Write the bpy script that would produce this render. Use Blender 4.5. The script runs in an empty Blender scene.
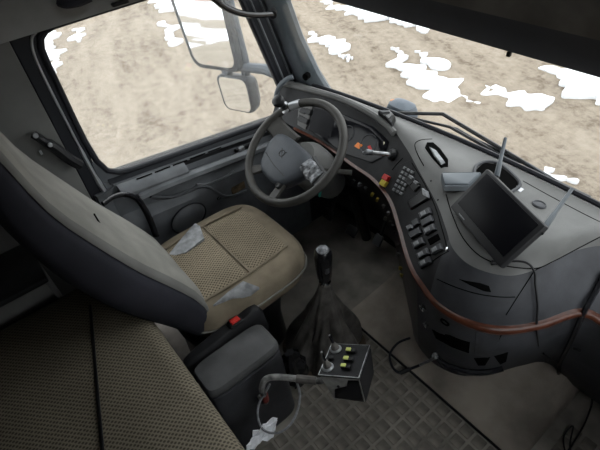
import bpy, bmesh, math, random
import numpy as np
from mathutils import Vector, Matrix
from mathutils.bvhtree import BVHTree

random.seed(7)
scn = bpy.context.scene
COL = scn.collection
# ------------------------------------------------------------------ camera
CAM = Vector((.714, -.241, 1.993)); FPX = 461.1
_y, _p, _r = [math.radians(a) for a in (55.8, 42.9, -7.3)]
VD = Vector((-math.sin(_y)*math.cos(_p), math.cos(_y)*math.cos(_p), -math.sin(_p)))
_rt = Vector((math.cos(_y), math.sin(_y), 0)); _up = _rt.cross(VD)
VR = math.cos(_r)*_rt + math.sin(_r)*_up
VU = -math.sin(_r)*_rt + math.cos(_r)*_up
cam = bpy.data.cameras.new('camera'); camo = bpy.data.objects.new('camera', cam); COL.objects.link(camo)
cam.sensor_width = 36; cam.lens = 36*FPX/600; cam.clip_start = .01; cam.clip_end = 500
camo.matrix_world = Matrix(((VR.x, VU.x, -VD.x, CAM.x), (VR.y, VU.y, -VD.y, CAM.y), (VR.z, VU.z, -VD.z, CAM.z), (0, 0, 0, 1)))
scn.camera = camo
# ------------------------------------------------------------------ world: even overcast sky
w = bpy.data.worlds.new('overcast_sky'); scn.world = w; w.use_nodes = True
bg = w.node_tree.nodes['Background']
bg.inputs[0].default_value = (.965, .975, .985, 1); bg.inputs[1].default_value = 1.0
scn.view_settings.view_transform = 'Standard'
scn.view_settings.look = 'None'
scn.view_settings.gamma = 1
scn.view_settings.use_curve_mapping = False
scn.view_settings.exposure = 2.0

# ------------------------------------------------------------------ pixel helpers (a point of the photograph on a real surface)
def ray(px, py):
    return (VD + VR*((px-300)/FPX) - VU*((py-225)/FPX))
def at(px, py, **k):
    d = ray(px, py); (a, v), = k.items(); i = 'xyz'.index(a)
    return CAM + d*((v-CAM[i])/d[i])
class Surf:
    def __init__(s): s.v = []; s.f = []; s.t = None
    def add(s, g):
        n, m = len(g), len(g[0]); b = len(s.v)
        s.v += [Vector(p) for r in g for p in r]
        for i in range(n-1):
            for j in range(m-1):
                s.f.append((b+i*m+j, b+i*m+j+1, b+(i+1)*m+j+1, b+(i+1)*m+j))
    def cast(s, px, py):
        if s.t is None: s.t = BVHTree.FromPolygons(s.v, s.f)
        d = ray(px, py).normalized(); p, n, i, t = s.t.ray_cast(CAM, d)
        if p is None:      # just off the edge: nearest rim of the surface
            p = min(s.v, key=lambda q: (q-CAM).cross(d).length); n = s.t.find_nearest(p)[1]; print('rim', px, py, (p-CAM).cross(d).length)
        if n.dot(d) > 0: n = -n
        return p, n

# ------------------------------------------------------------------ materials
def mat(name, c, rough=.5, var=.0, scale=8, bump=0, bscale=300, metal=0, spec=.22, c2=None, coat=0, stretch=None):
    m = bpy.data.materials.new(name); m.use_nodes = True
    nt = m.node_tree; b = nt.nodes['Principled BSDF']
    b.inputs['Base Color'].default_value = (*c, 1); b.inputs['Roughness'].default_value = rough
    b.inputs['Metallic'].default_value = metal; b.inputs['Specular IOR Level'].default_value = spec
    if coat: b.inputs['Coat Weight'].default_value = coat; b.inputs['Coat Roughness'].default_value = .15
    tc = nt.nodes.new('ShaderNodeTexCoord'); src = tc.outputs['Object']
    if stretch:
        mp = nt.nodes.new('ShaderNodeMapping'); mp.inputs['Scale'].default_value = stretch[:3]
        if len(stretch) > 3: mp.inputs['Rotation'].default_value = (0, 0, stretch[3])
        nt.links.new(src, mp.inputs[0]); src = mp.outputs[0]
    if var or c2:
        n = nt.nodes.new('ShaderNodeTexNoise'); n.inputs['Scale'].default_value = scale; n.inputs['Detail'].default_value = 6
        nt.links.new(src, n.inputs['Vector'])
        r = nt.nodes.new('ShaderNodeValToRGB')
        a = c2 or tuple(x*(1+var) for x in c); bb = c if c2 else tuple(x*(1-var) for x in c)
        r.color_ramp.elements[0].color = (*bb, 1); r.color_ramp.elements[1].color = (*a, 1)
        r.color_ramp.elements[0].position = .35; r.color_ramp.elements[1].position = .65
        nt.links.new(n.outputs['Fac'], r.inputs[0]); nt.links.new(r.outputs[0], b.inputs['Base Color'])
    if bump:
        n2 = nt.nodes.new('ShaderNodeTexNoise'); n2.inputs['Scale'].default_value = bscale; n2.inputs['Detail'].default_value = 3
        nt.links.new(src, n2.inputs['Vector'])
        bp = nt.nodes.new('ShaderNodeBump'); bp.inputs['Strength'].default_value = bump; bp.inputs['Distance'].default_value = .002
        nt.links.new(n2.outputs['Fac'], bp.inputs['Height']); nt.links.new(bp.outputs[0], b.inputs['Normal'])
    return m
def dots(name, c, dark, scale, rough=.9, rad=.33, var=.25):
    """fabric woven with a lattice of small dark pits"""
    m = mat(name, c, rough, spec=.15); nt = m.node_tree; b = nt.nodes['Principled BSDF']
    tc = nt.nodes.new('ShaderNodeTexCoord'); mp = nt.nodes.new('ShaderNodeMapping')
    mp.inputs['Scale'].default_value = (scale, scale*.8, 1); mp.inputs['Rotation'].default_value = (0, 0, .95)
    v = nt.nodes.new('ShaderNodeTexVoronoi'); v.voronoi_dimensions = '2D'; v.inputs['Scale'].default_value = 1; v.inputs['Randomness'].default_value = .12
    r = nt.nodes.new('ShaderNodeValToRGB'); r.color_ramp.elements[0].position = rad-.1; r.color_ramp.elements[1].position = rad+.1
    r.color_ramp.elements[0].color = (*dark, 1); r.color_ramp.elements[1].color = (*c, 1)
    n = nt.nodes.new('ShaderNodeTexNoise'); n.inputs['Scale'].default_value = 7; n.inputs['Detail'].default_value = 5
    mx = nt.nodes.new('ShaderNodeMix'); mx.data_type = 'RGBA'; mx.blend_type = 'MULTIPLY'; mx.inputs['Factor'].default_value = 1
    r2 = nt.nodes.new('ShaderNodeValToRGB'); r2.color_ramp.elements[0].color = (1-var, 1-var, 1-var, 1); r2.color_ramp.elements[1].color = (1, 1, 1, 1)
    r2.color_ramp.elements[0].position = .3; r2.color_ramp.elements[1].position = .7
    L = nt.links.new
    L(tc.outputs['Object'], mp.inputs[0]); L(mp.outputs[0], v.inputs['Vector']); L(v.outputs['Distance'], r.inputs[0])
    L(tc.outputs['Object'], n.inputs['Vector']); L(n.outputs['Fac'], r2.inputs[0])
    L(r.outputs[0], mx.inputs[6]); L(r2.outputs[0], mx.inputs[7]); L(mx.outputs[2], b.inputs['Base Color'])
    bp = nt.nodes.new('ShaderNodeBump'); bp.inputs['Strength'].default_value = .6; bp.inputs['Distance'].default_value = .002
    L(v.outputs['Distance'], bp.inputs['Height']); L(bp.outputs[0], b.inputs['Normal'])
    return m
def glass(name, tint=(.95, .97, .97), refl=.06, dust=0):
    m = bpy.data.materials.new(name); m.use_nodes = True; nt = m.node_tree
    nt.nodes.remove(nt.nodes['Principled BSDF']); o = nt.nodes['Material Output']
    t = nt.nodes.new('ShaderNodeBsdfTransparent'); t.inputs[0].default_value = (*tint, 1)
    g = nt.nodes.new('ShaderNodeBsdfGlossy'); g.inputs['Roughness'].default_value = .02
    f = nt.nodes.new('ShaderNodeMixShader'); f.inputs[0].default_value = refl
    nt.links.new(t.outputs[0], f.inputs[1]); nt.links.new(g.outputs[0], f.inputs[2]); last = f
    if dust:      # thin film of pale road dust lit by the sky from outside
        d = nt.nodes.new('ShaderNodeBsdfTranslucent'); d.inputs[0].default_value = (.80, .79, .76, 1)
        last = nt.nodes.new('ShaderNodeMixShader'); last.inputs[0].default_value = dust
        nt.links.new(f.outputs[0], last.inputs[1]); nt.links.new(d.outputs[0], last.inputs[2])
    nt.links.new(last.outputs[0], o.inputs[0])
    return m

M = {}
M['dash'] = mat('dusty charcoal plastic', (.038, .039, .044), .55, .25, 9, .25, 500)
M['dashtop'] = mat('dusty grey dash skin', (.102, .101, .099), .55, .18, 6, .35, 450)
M['face'] = mat('dark fascia plastic', (.013, .013, .0145), .55, .3, 14, .1, 500, spec=.2)
M['black'] = mat('black plastic', (.012, .012, .013), .4, .2, 20)
M['gloss'] = mat('shiny black plastic', (.010, .010, .012), .2, spec=.5)
M['void'] = mat('black opening', (.004, .004, .004), .9, spec=0)
M['door'] = mat('slate door plastic', (.098, .103, .112), .5, .2, 8, .25, 400)
M['doorlight'] = mat('scuffed grey door ledge', (.14, .146, .156), .5, .2, 10, .2, 400)
M['head'] = mat('grey headlining', (.22, .22, .222), .9, .15, 5, .3, 600)
M['side'] = mat('dark rear wall trim', (.115, .114, .110), .9, .15, 6, .3, 500)
M['pillar'] = mat('blue grey pillar trim', (.10, .112, .125), .5, .12, 8, .2, 400)
M['seal'] = mat('black rubber seal', (.014, .015, .019), .55)
M['silver'] = mat('brushed silver strip', (.42, .43, .45), .35, metal=.6)
M['chrome'] = mat('chrome', (.75, .76, .78), .15, metal=1)
M['worn'] = mat('worn bare metal', (.35, .35, .36), .4, .5, 30, metal=.7)
M['seatgrey'] = mat('dusty grey seat cloth', (.195, .188, .170), .9, .15, 8, .4, 900)
M['seatdark'] = mat('dark navy seat cloth', (.021, .021, .028), .85, .2, 6, .3, 700)
M['seatmid'] = mat('mid grey bolster cloth', (.115, .112, .106), .9, .15, 8, .3, 900)
M['bolster'] = mat('brown beige bolster cloth', (.175, .145, .105), .9, .25, 9, .4, 900)
M['fabric'] = dots('beige woven seat fabric', (.30, .25, .18), (.085, .07, .05), 105)
M['mattress'] = dots('beige perforated mattress fabric', (.185, .160, .120), (.062, .052, .038), 105, rad=.34)
M['vinyl'] = mat('worn grey vinyl', (.24, .245, .255), .4, .35, 30)
M['rubber'] = mat('dirty floor rubber', (.215, .198, .175), .7, .3, 7, .2, 200)
M['pad'] = mat('dusty rubber tread', (.175, .158, .137), .75, .45, 9, .2, 300)
M['ramp'] = mat('dusty carpeted tunnel cover', (.27, .235, .203), .85, .4, 4, .5, 250)
M['wood'] = mat('red brown wood veneer', (.055, .017, .009), .35, .35, 30, coat=.2, stretch=(1, 1, 8))
M['boot'] = mat('black leather gaiter', (.095, .088, .082), .55, .35, 20, .3, 300)
M['rim'] = mat('worn grey wheel leather', (.038, .036, .033), .5, .25, 12, .2, 500)
M['hub'] = mat('blue grey airbag pad', (.052, .057, .066), .5, .12, 12, .25, 600)
M['hubdark'] = mat('dark wheel spoke plastic', (.035, .035, .036), .5)
M['foil'] = mat('crinkled silver film', (.02, .02, .022), .15, scale=45, c2=(.30, .31, .33), bump=1.0, bscale=60)
M['switch'] = mat('dark grey switch cap', (.050, .052, .057), .4)
M['switchlit'] = mat('pale grey switch cap', (.22, .225, .235), .35, .3, 60)
M['yellow'] = mat('yellow plastic', (.50, .40, .05), .5)
M['yelgreen'] = mat('yellow green switch cap', (.55, .60, .18), .5)
M['red'] = mat('red plastic', (.50, .03, .025), .35)
M['teal'] = mat('teal plastic', (.03, .28, .24), .4)
M['white'] = mat('white plastic sheet', (.75, .76, .80), .35, .1, 20)
M['screen'] = mat('black screen glass', (.006, .006, .008), .35, spec=.08)
M['cluster'] = mat('instrument glass', (.006, .006, .008), .12, spec=.15)
M['bezel'] = mat('matt black bezel', (.018, .018, .020), .5, spec=.3)
M['slab'] = mat('grey slate plastic case', (.095, .108, .122), .35)
M['alu'] = mat('painted grey box metal', (.34, .335, .32), .45, .3, 30, metal=.2)
M['tape'] = mat('scuffed white and black tape', (.02, .02, .02), .4, scale=22, c2=(.27, .265, .26))
M['mirror'] = mat('mirror glass', (.92, .94, .95), .03, metal=1)
M['mirrorhouse'] = mat('grey mirror housing', (.026, .031, .038), .5, .1, 8)
M['mirrorarm'] = mat('pale grey mirror arm', (.085, .10, .12), .5, .1, 8)
M['visor'] = mat('dark visor fabric', (.075, .080, .096), .8, .1, 6)
M['shelf'] = mat('charcoal overhead shelf', (.14, .134, .128), .9, .2, 12, .3, 500)
M['orange'] = mat('orange lens', (.8, .22, .03), .3)
M['glass'] = glass('window glass')
M['dustyglass'] = glass('dusty side window glass', dust=.035)
# outside ground
g = mat('sandy ground', (.50, .41, .31), .95, spec=.1); nt = g.node_tree; b = nt.nodes['Principled BSDF']
tc = nt.nodes.new('ShaderNodeTexCoord'); mp = nt.nodes.new('ShaderNodeMapping')
mp.inputs['Rotation'].default_value = (0, 0, math.radians(21)); mp2 = nt.nodes.new('ShaderNodeMapping'); mp2.inputs['Scale'].default_value = (.35, 1.5, 1); nt.links.new(mp.outputs[0], mp2.inputs[0])
n1 = nt.nodes.new('ShaderNodeTexNoise'); n1.inputs['Scale'].default_value = 1.5; n1.inputs['Detail'].default_value = 9; n1.inputs['Roughness'].default_value = .68
n3 = nt.nodes.new('ShaderNodeTexNoise'); n3.inputs['Scale'].default_value = 7; n3.inputs['Detail'].default_value = 9; n3.inputs['Roughness'].default_value = .75
r1 = nt.nodes.new('ShaderNodeValToRGB')
e = r1.color_ramp.elements; e[0].position = .39; e[0].color = (.105, .082, .061, 1); e[1].position = .58; e[1].color = (.255, .217, .175, 1)
x = r1.color_ramp.elements.new(.47); x.color = (.198, .165, .130, 1)
mx = nt.nodes.new('ShaderNodeMix'); mx.data_type = 'FLOAT'; mx.inputs['Factor'].default_value = .5
L = nt.links.new
L(tc.outputs['Object'], mp.inputs[0]); L(mp2.outputs[0], n1.inputs['Vector']); L(tc.outputs['Object'], n3.inputs['Vector'])
L(n1.outputs['Fac'], mx.inputs[2]); L(n3.outputs['Fac'], mx.inputs[3]); L(mx.outputs[0], r1.inputs[0]); L(r1.outputs[0], b.inputs['Base Color'])
bp = nt.nodes.new('ShaderNodeBump'); bp.inputs['Strength'].default_value = .9; bp.inputs['Distance'].default_value = .08
L(mx.outputs[0], bp.inputs['Height']); L(bp.outputs[0], b.inputs['Normal'])
M['ground'] = g
M['snow'] = mat('snow', (.60, .61, .63), .7, .04, 6, .4, 12)

# ------------------------------------------------------------------ mesh helpers
def empty(name, loc, label, cat, group=None):
    o = bpy.data.objects.new(name, None); COL.objects.link(o); o.location = loc; o.empty_display_size = .05
    return tag(o, label, cat, group)
def tag(o, label=None, cat=None, group=None, kind=None):
    if label: o['label'] = label
    if cat: o['category'] = cat
    if group: o['group'] = group
    if kind: o['kind'] = kind
    return o
def wloc(p): return p.location if p.type == 'EMPTY' else Vector((0, 0, 0))
def obj(name, bm, m, parent=None, smooth=True, angle=35):
    """one mesh object; geometry is given in cab coordinates"""
    if isinstance(bm, bmesh.types.BMesh):
        bmesh.ops.recalc_face_normals(bm, faces=bm.faces)
        me = bpy.data.meshes.new(name); bm.to_mesh(me); bm.free()
    else: me = bm
    if smooth:
        for p in me.polygons: p.use_smooth = True
        if angle: me.set_sharp_from_angle(angle=math.radians(angle))
    o = bpy.data.objects.new(name, me); COL.objects.link(o); me.materials.append(M[m] if isinstance(m, str) else m)
    if parent:
        o.parent = parent; o.matrix_parent_inverse = Matrix.Translation(-wloc(parent))
    return o
def struct(name, bm, m, label=None, parent=None, **k):
    o = obj(name, bm, m, parent, **k)
    if not parent: o['kind'] = 'structure'
    if label: o['label'] = label
    return o
def B(): return bmesh.new()
def box(bm, c, s, bev=0, rot=None, seg=2):
    """box of size s at c, edges rounded by bev"""
    r = bmesh.ops.create_cube(bm, size=1)
    vs = r['verts']
    bmesh.ops.scale(bm, vec=s, verts=vs)
    if bev:
        es = list({e for v in vs for e in v.link_edges})
        rr = bmesh.ops.bevel(bm, geom=es, offset=bev, segments=seg, affect='EDGES', profile=.5)
        vs = list({v for f in rr['faces'] for v in f.verts} | {v for v in vs if v.is_valid})
    if rot: bmesh.ops.rotate(bm, cent=(0, 0, 0), matrix=rot, verts=vs)
    bmesh.ops.translate(bm, vec=c, verts=vs)
    return bm
def bb(x0, x1, y0, y1, z0, z1, bev=0): return box(B(), ((x0+x1)/2, (y0+y1)/2, (z0+z1)/2), (x1-x0, y1-y0, z1-z0), bev)
def loft(bm, rings, closed=True, caps=True):
    rr = [[bm.verts.new(p) for p in r] for r in rings]
    n = len(rr[0])
    for a, b_ in zip(rr[:-1], rr[1:]):
        for j in range(n if closed else n-1):
            k = (j+1) % n
            bm.faces.new((a[j], a[k], b_[k], b_[j]))
    if caps and closed:
        bm.faces.new(rr[0][::-1]); bm.faces.new(rr[-1])
    return bm
def tube(bm, pts, r, n=8, caps=True, closed=False, flat=1.0):
    pts = [Vector(p) for p in pts]; N = len(pts)
    rs = r if isinstance(r, (list, tuple)) else [r]*N
    t0 = (pts[1]-pts[0]).normalized()
    u = t0.orthogonal().normalized()
    rings = []
    for i, p in enumerate(pts):
        a = pts[i-1] if (i > 0 or closed) else p; c = pts[(i+1) % N] if (i < N-1 or closed) else p
        t = (c-a).normalized(); u = (u - t*u.dot(t)).normalized(); v = t.cross(u)
        rings.append([p + (u*math.cos(2*math.pi*k/n) + v*math.sin(2*math.pi*k/n)*flat)*rs[i] for k in range(n)])
    if closed: rings.append(rings[0])
    if closed:
        rr = [[bm.verts.new(q) for q in ring] for ring in rings[:-1]]
        for i in range(N):
            a, b_ = rr[i], rr[(i+1) % N]
            for j in range(n): bm.faces.new((a[j], a[(j+1) % n], b_[(j+1) % n], b_[j]))
        return bm
    return loft(bm, rings, True, caps)
def crom(pts, k=6, closed=False):
    """Catmull-Rom through points"""
    P = [np.array(p, float) for p in pts]; n = len(P); out = []
    for i in range(n if closed else n-1):
        if closed: p0, p1, p2, p3 = P[i-1], P[i], P[(i+1) % n], P[(i+2) % n]
        else: p0, p1, p2, p3 = P[max(i-1, 0)], P[i], P[i+1], P[min(i+2, n-1)]
        for t in np.linspace(0, 1, k, endpoint=False):
            out.append(.5*((2*p1)+(p2-p0)*t+(2*p0-5*p1+4*p2-p3)*t*t+(3*p1-p0-3*p2+p3)*t**3))
    if not closed: out.append(P[-1])
    return out
def cyl(bm, p, q, r, r2=None, n=16):
    p, q = Vector(p), Vector(q); return tube(bm, [p, q], [r, r if r2 is None else r2], n)
def lathe(bm, p, axis, prof, n=20):
    """prof: (radius, height) along axis from p"""
    a = Vector(axis).normalized(); u = a.orthogonal().normalized(); v = a.cross(u); p = Vector(p)
    return loft(bm, [[p + a*h + (u*math.cos(2*math.pi*k/n)+v*math.sin(2*math.pi*k/n))*max(r, 1e-4) for k in range(n)] for r, h in prof])
def prism(bm, poly, d):
    """closed outline (3-D points) pushed along d"""
    d = Vector(d); return loft(bm, [[Vector(p) for p in poly], [Vector(p)+d for p in poly]])
INSIDE = Vector((0, -.6, 1.6))
def sheet(bm, g, th=0):
    """grid of points; th adds thickness on the side turned away from the middle of the cab"""
    n, m = len(g), len(g[0]); G = [[Vector(p) for p in r] for r in g]
    def layer(pts, rev):
        V = [[bm.verts.new(p) for p in r] for r in pts]
        for i in range(n-1):
            for j in range(m-1): bm.faces.new((V[i][j], V[i][j+1], V[i+1][j+1], V[i+1][j]))
        return V
    V = layer(G, False)
    if th:
        mid = G[n//2][m//2]
        nm = lambda i, j: (G[min(i+1, n-1)][j]-G[max(i-1, 0)][j]).cross(G[i][min(j+1, m-1)]-G[i][max(j-1, 0)])
        sg = 1 if nm(n//2, m//2).dot(INSIDE-mid) > 0 else -1
        back = []
        for i in range(n):
            row = []
            for j in range(m):
                q = nm(i, j); q = q.normalized() if q.length > 1e-9 else Vector((0, 0, 1)); row.append(G[i][j]-q*sg*th)
            back.append(row)
        W = layer(back, True)
        rim = [(0, j) for j in range(m)]+[(i, m-1) for i in range(1, n)]+[(n-1, j) for j in range(m-2, -1, -1)]+[(i, 0) for i in range(n-2, 0, -1)]
        for k in range(len(rim)):
            a, b_ = rim[k], rim[(k+1) % len(rim)]
            bm.faces.new((V[a[0]][a[1]], V[b_[0]][b_[1]], W[b_[0]][b_[1]], W[a[0]][a[1]]))
    return bm
def superring(cx, cy, a, b_, z, n=24, e=3.2):
    """rounded-rectangle ring in the xy plane"""
    out = []
    for k in range(n):
        t = 2*math.pi*k/n; c, s = math.cos(t), math.sin(t)
        out.append((cx+a*math.copysign(abs(c)**(2/e), c), cy+b_*math.copysign(abs(s)**(2/e), s), z))
    return out
def bez(a, b_, c, n=8):
    a, b_, c = Vector(a), Vector(b_), Vector(c)
    return [a*(1-t)**2+b_*2*t*(1-t)+c*t*t for t in np.linspace(0, 1, n)]

# ================================================================== OUTSIDE
GZ = -1.5
bm = B(); rows = []
for yy in np.linspace(-45, 45, 61): rows.append([(xx, yy, GZ + .05*math.sin(xx*1.3+yy*.4)+.05*math.sin(yy*.9-xx*.5)) for xx in np.linspace(-55, 45, 67)])
ground = struct('ground', sheet(bm, rows), 'ground', 'trampled sandy yard outside the cab windows')
def gh(p): return GZ + .05*math.sin(p.x*1.3+p.y*.4)+.05*math.sin(p.y*.9-p.x*.5)
def drift(pts, label, rnd):
    """a thin drift of snow lying on the ground inside the outline, its edge ragged"""
    n = len(pts); ctr = sum(pts, Vector())/n
    ph = [rnd.uniform(0, 6.28) for _ in range(6)]
    out = []
    per = sum((pts[i]-pts[i-1]).length for i in range(n)); acc = 0
    for i, p in enumerate(pts):
        acc += (p-pts[i-1]).length
        t = (pts[(i+1) % n]-pts[i-1]); nrm = Vector((t.y, -t.x, 0)).normalized()
        j = sum(math.sin(acc*f+ph[k])*a for k, (f, a) in enumerate(((2.5, .07), (5.1, .07), (9.7, .07), (17, .05), (29, .035))))
        out.append(p+nrm*j)
    rings = []
    for k, h in enumerate((-.03, .02, .035)):
        rr = []
        for i, p in enumerate(out):
            t = (out[(i+2) % n]-out[i-2]); nrm = Vector((t.y, -t.x, 0)).normalized()
            if nrm.dot(p-ctr) < 0 and False: nrm = -nrm
            q = p.copy(); q.z = gh(q)+h; rr.append(q)
        rings.append(rr)
    bm = B(); V = [[bm.verts.new(q) for q in r] for r in rings]
    for a_, b_ in zip(V[:-1], V[1:]):
        for i in range(n): bm.faces.new((a_[i], a_[(i+1) % n], b_[(i+1) % n], b_[i]))
    es = [e for e in bm.edges if e.verts[0] in set(V[-1]) and e.verts[1] in set(V[-1])]
    bmesh.ops.triangle_fill(bm, edges=es, use_beauty=True)
    o = obj('snow_patch', bm, 'snow', smooth=False); tag(o, label, 'snow', 'snow patches on the yard')
def snow(px, label, seed):
    c = [at(x, y, z=GZ) for x, y in px]
    cc = sum(c, Vector())/len(c); c = [cc+(q-cc)*.82 for q in c]
    drift([Vector(q) for q in crom(c, 22, True)], label, random.Random(seed))
snow([(306, 35), (330, 39), (350, 51), (336, 55), (318, 47)], 'small snow patch seen just right of the windscreen pillar', 1)
snow([(337, 60), (348, 59), (359, 63), (350, 67), (341, 65)], 'tiny snow patch below the small one near the windscreen pillar', 2)
snow([(384, 48), (398, 56), (410, 64), (428, 70), (452, 84), (490, 104), (486, 108), (455, 104), (427, 101), (412, 88), (402, 72), (388, 58)], 'long snow patch in the middle of the windscreen view', 3)
snow([(478, 82), (502, 84), (528, 94), (556, 110), (548, 113), (520, 107), (500, 97), (486, 90)], 'narrow snow patch right of the long one in the windscreen', 4)
snow([(545, 71), (575, 74), (625, 84), (640, 118), (602, 110), (580, 98), (560, 88)], 'broad snow patch at the far right under the dark visor', 5)
snow([(312, -4), (345, 3), (380, 12), (442, 33), (436, 39), (404, 31), (360, 19), (328, 9)], 'snow band running along the lower edge of the dark visor', 6)
snow([(413, 54), (425, 54), (442, 63), (436, 67), (424, 62)], 'little snow patch above the long one in the windscreen', 7)
snow([(545, 165), (560, 170), (580, 184), (570, 187), (555, 178)], 'snow patch low in the windscreen beside the wiper', 8)
snow([(20, 20), (44, 26), (60, 32), (58, 52), (62, 78), (52, 74), (40, 60), (15, 50)], 'snow bank at the rear upper corner of the side window', 9)
snow([(140, -12), (160, -8), (176, 0), (178, 14), (166, 12), (152, 5)], 'snow patch at the top of the side window by the mirror', 10)
snow([(160, 27), (170, 30), (178, 42), (174, 48), (164, 38)], 'thin snow patch left of the large mirror', 11)
snow([(74, 30), (80, 33), (82, 44), (76, 42)], 'small snow spot near the rear edge of the side window', 12)
# unseen snow added behind the truck to whiten the mirror reflections
def snow_at(x, y, a, b_, label, seed):
    drift([Vector((x+a*math.cos(t), y+b_*math.sin(t), GZ)) for t in np.linspace(0, 2*math.pi, 90, endpoint=False)], label, random.Random(seed))
snow_at(-9, -28, 5.0, 16, 'long snow bank added behind the truck to whiten the mirror', 21)

# ================================================================== CAB SHELL
struct('floor', bb(-1.06, 1.06, -1.02, 1.24, -.04, 0), 'rubber', 'dirty black rubber floor of the cab')
hx0, hx1, hy0, hy1 = -.34, .34, .22, .60  # opening for an unseen roof hatch, added to brighten the floor
bm = B()
for x0, x1, y0, y1 in ((-1.06, hx0, -1.02, 1.1), (hx1, 1.06, -1.02, 1.1), (hx0, hx1, -1.02, hy0), (hx0, hx1, hy1, 1.1)):
    box(bm, ((x0+x1)/2, (y0+y1)/2, 2.26), (x1-x0, y1-y0, .04))
struct('ceiling', bm, 'head', 'grey roof lining around an added light hatch')
struct('added_hatch', bb(hx0, hx1, hy0, hy1, 2.262, 2.268), 'glass', 'unseen glass roof hatch added to light the floor')
struct('wall_back', bb(-1.06, 1.06, -1.06, -1.02, 0, 2.24), 'side', 'dark rear wall')
struct('wall_front', bb(-1.06, 1.06, 1.24, 1.28, -.04, .76), 'face', 'dark bulkhead under the windscreen')
# rear left side wall, behind the door
bm = B(); box(bm, (-1.05, -.545, .76), (.06, .95, 1.52), .008)
struct('wall_left', bm, 'side', 'dark grey trim panel behind the driver door')
# header above the left door leaning inwards up to the roof
prof = [(-1.06, 1.515), (-1.005, 1.515), (-1.0, 1.535), (-.97, 1.66), (-.92, 1.85), (-.80, 2.10), (-.72, 2.235), (-1.06, 2.235)]
struct('trim_1', loft(B(), [[(x, y, z) for x, z in prof] for y in (-1.02, .95)]), 'head', 'grey roof side lining above the driver window')
# right side: lower wall, header, post; window opening out of frame
struct('wall_right', bb(1.02, 1.06, -1.02, 1.24, 0, .86), 'door', 'passenger side door panel')
struct('trim_2', bb(1.0, 1.06, -1.02, 1.0, 1.51, 2.24), 'head', 'roof side lining on the passenger side')
struct('trim_3', bb(1.02, 1.06, -1.02, .02, .86, 1.51), 'side', 'side panel behind the passenger door')
bm = sheet(B(), [[(1.045, .02, .86), (1.045, 1.06, .80)], [(1.045, .02, 1.51), (1.045, .87, 1.51)]], .004)
struct('window_3', bm, 'glass', 'passenger door window')
# windscreen
def wsy(x, z): return 1.118-.09*(x/1.0)**2 - .30*(z-.97)
gl = [[(x, wsy(x, z), z) for x in np.linspace(-1.0, 1.0, 17)] for z in np.linspace(.955, 1.78, 7)]
struct('window_2', sheet(B(), gl, .005), 'glass', 'wide curved windscreen')
bm = B(); tube(bm, [(x, wsy(x, .955)-.004, .972) for x in np.linspace(-.97, 1.0, 20)], .009, 6)
struct('trim_4', bm, 'seal', 'black rubber seal along the base of the windscreen')
struct('trim_5', bb(-1.06, 1.06, .72, .98, 1.76, 2.24, .01), 'shelf', 'panel above the windscreen')
# cowl outside below the windscreen
bm = sheet(B(), [[(x, wsy(x, .96)+.01+d, z) for x in np.linspace(-1.1, 1.1, 14)] for d, z in ((0, .945), (.02, .90), (.06, .82), (.09, .6))], .01)
struct('trim_6', bm, 'black', 'black outer cowl at the foot of the windscreen')

struct('trim_10', bb(-1.06, -1.03, 1.0, 1.25, 0, .80), 'seal', 'dark kick panel in front of the driver door')
struct('trim_11', bb(1.03, 1.06, 1.0, 1.25, .6, .80), 'seal', 'dark kick panel in front of the passenger door')
# ---- left windscreen pillar
def pillar(name, s, label):
    secs = []
    for z in (.90, 1.02, 1.2, 1.4, 1.6, 1.82):
        d = -.30*(z-.97)
        pr = [(-1.065, 1.03), (-1.035, 1.02), (-1.01, 1.02), (-.985, 1.03), (-.945, 1.065), (-.935, 1.075), (-.935, 1.095), (-.97, 1.12), (-1.065, 1.12)]
        if z < 1.1: pr = [(x if x < -1.0 else x+(.04 if z > 1 else .10), y) for x, y in pr]
        secs.append([(s*-x if s > 0 else x, y+d-(.02 if y < 1 else 0), z) for x, y in pr])
    return struct(name, loft(B(), secs), 'pillar', label)
pl = pillar('trim_7', -1, 'blue grey pillar trim at the left of the windscreen')
pillar('trim_8', 1, 'pillar trim at the right of the windscreen')
lathe(B(), (0, 0, 0), (0, 0, 1), [(.1, 0), (.1, .1)]).free()

# ---- driver door
DX = -1.04
def sill(y): return .898-.125*(y-.10)
def fy(z): return .935-.30*(z-.97)          # front edge of the door glass
win = [(.06, sill(.06)+.02), (.12, sill(.12))]
yend = .965
door = empty('door_1', (DX, .45, 0), 'dark slate grey driver door with lowered ledge and speaker', 'door'); del door['category']; door['kind'] = 'structure'
# lower skin follows the sill
ys = np.linspace(.0, 1.02, 15)
def dskin(y, z):     # inner surface of the door card: thicker towards the armrest, hollow below
    t = max(0, min(1, (sill(y)-z)/.11))
    bulge = .03*math.sin(min(1, t)*math.pi/2)
    if z < .70: bulge += .035*math.exp(-((z-.66)/.07)**2)
    return DX+.005+bulge
zsn = [0.0, .25, .42, .50, .56, .60, .64, .68, .71, .74, .78, .82, .87]
DS = Surf()
grid = []
for q in np.linspace(0, 1, 22):
    grid.append([(dskin(y, (sill(y)-.012)*q+.02*(1-q)), y, (sill(y)-.012)*q+.02*(1-q)) for y in ys])
DS.add(grid)
obj('door_card', sheet(B(), grid, .006), 'door', door)
outer = bb(DX-.05, DX-.03, 0, 1.03, 0, .78); obj('outer_skin', outer, 'mirrorhouse', door)
# sill cap: sloped ledge under the glass
bm = loft(B(), [[(DX-.05, y, sill(y)+.006), (DX-.01, y, sill(y)+.004), (DX+.012, y, sill(y)-.006), (DX+.022, y, sill(y)-.02), (DX+.0, y, sill(y)-.03), (DX-.05, y, sill(y)-.03)] for y in (.02, .3, .6, .97)])
obj('sill_cap', bm, 'seal', door)
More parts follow.
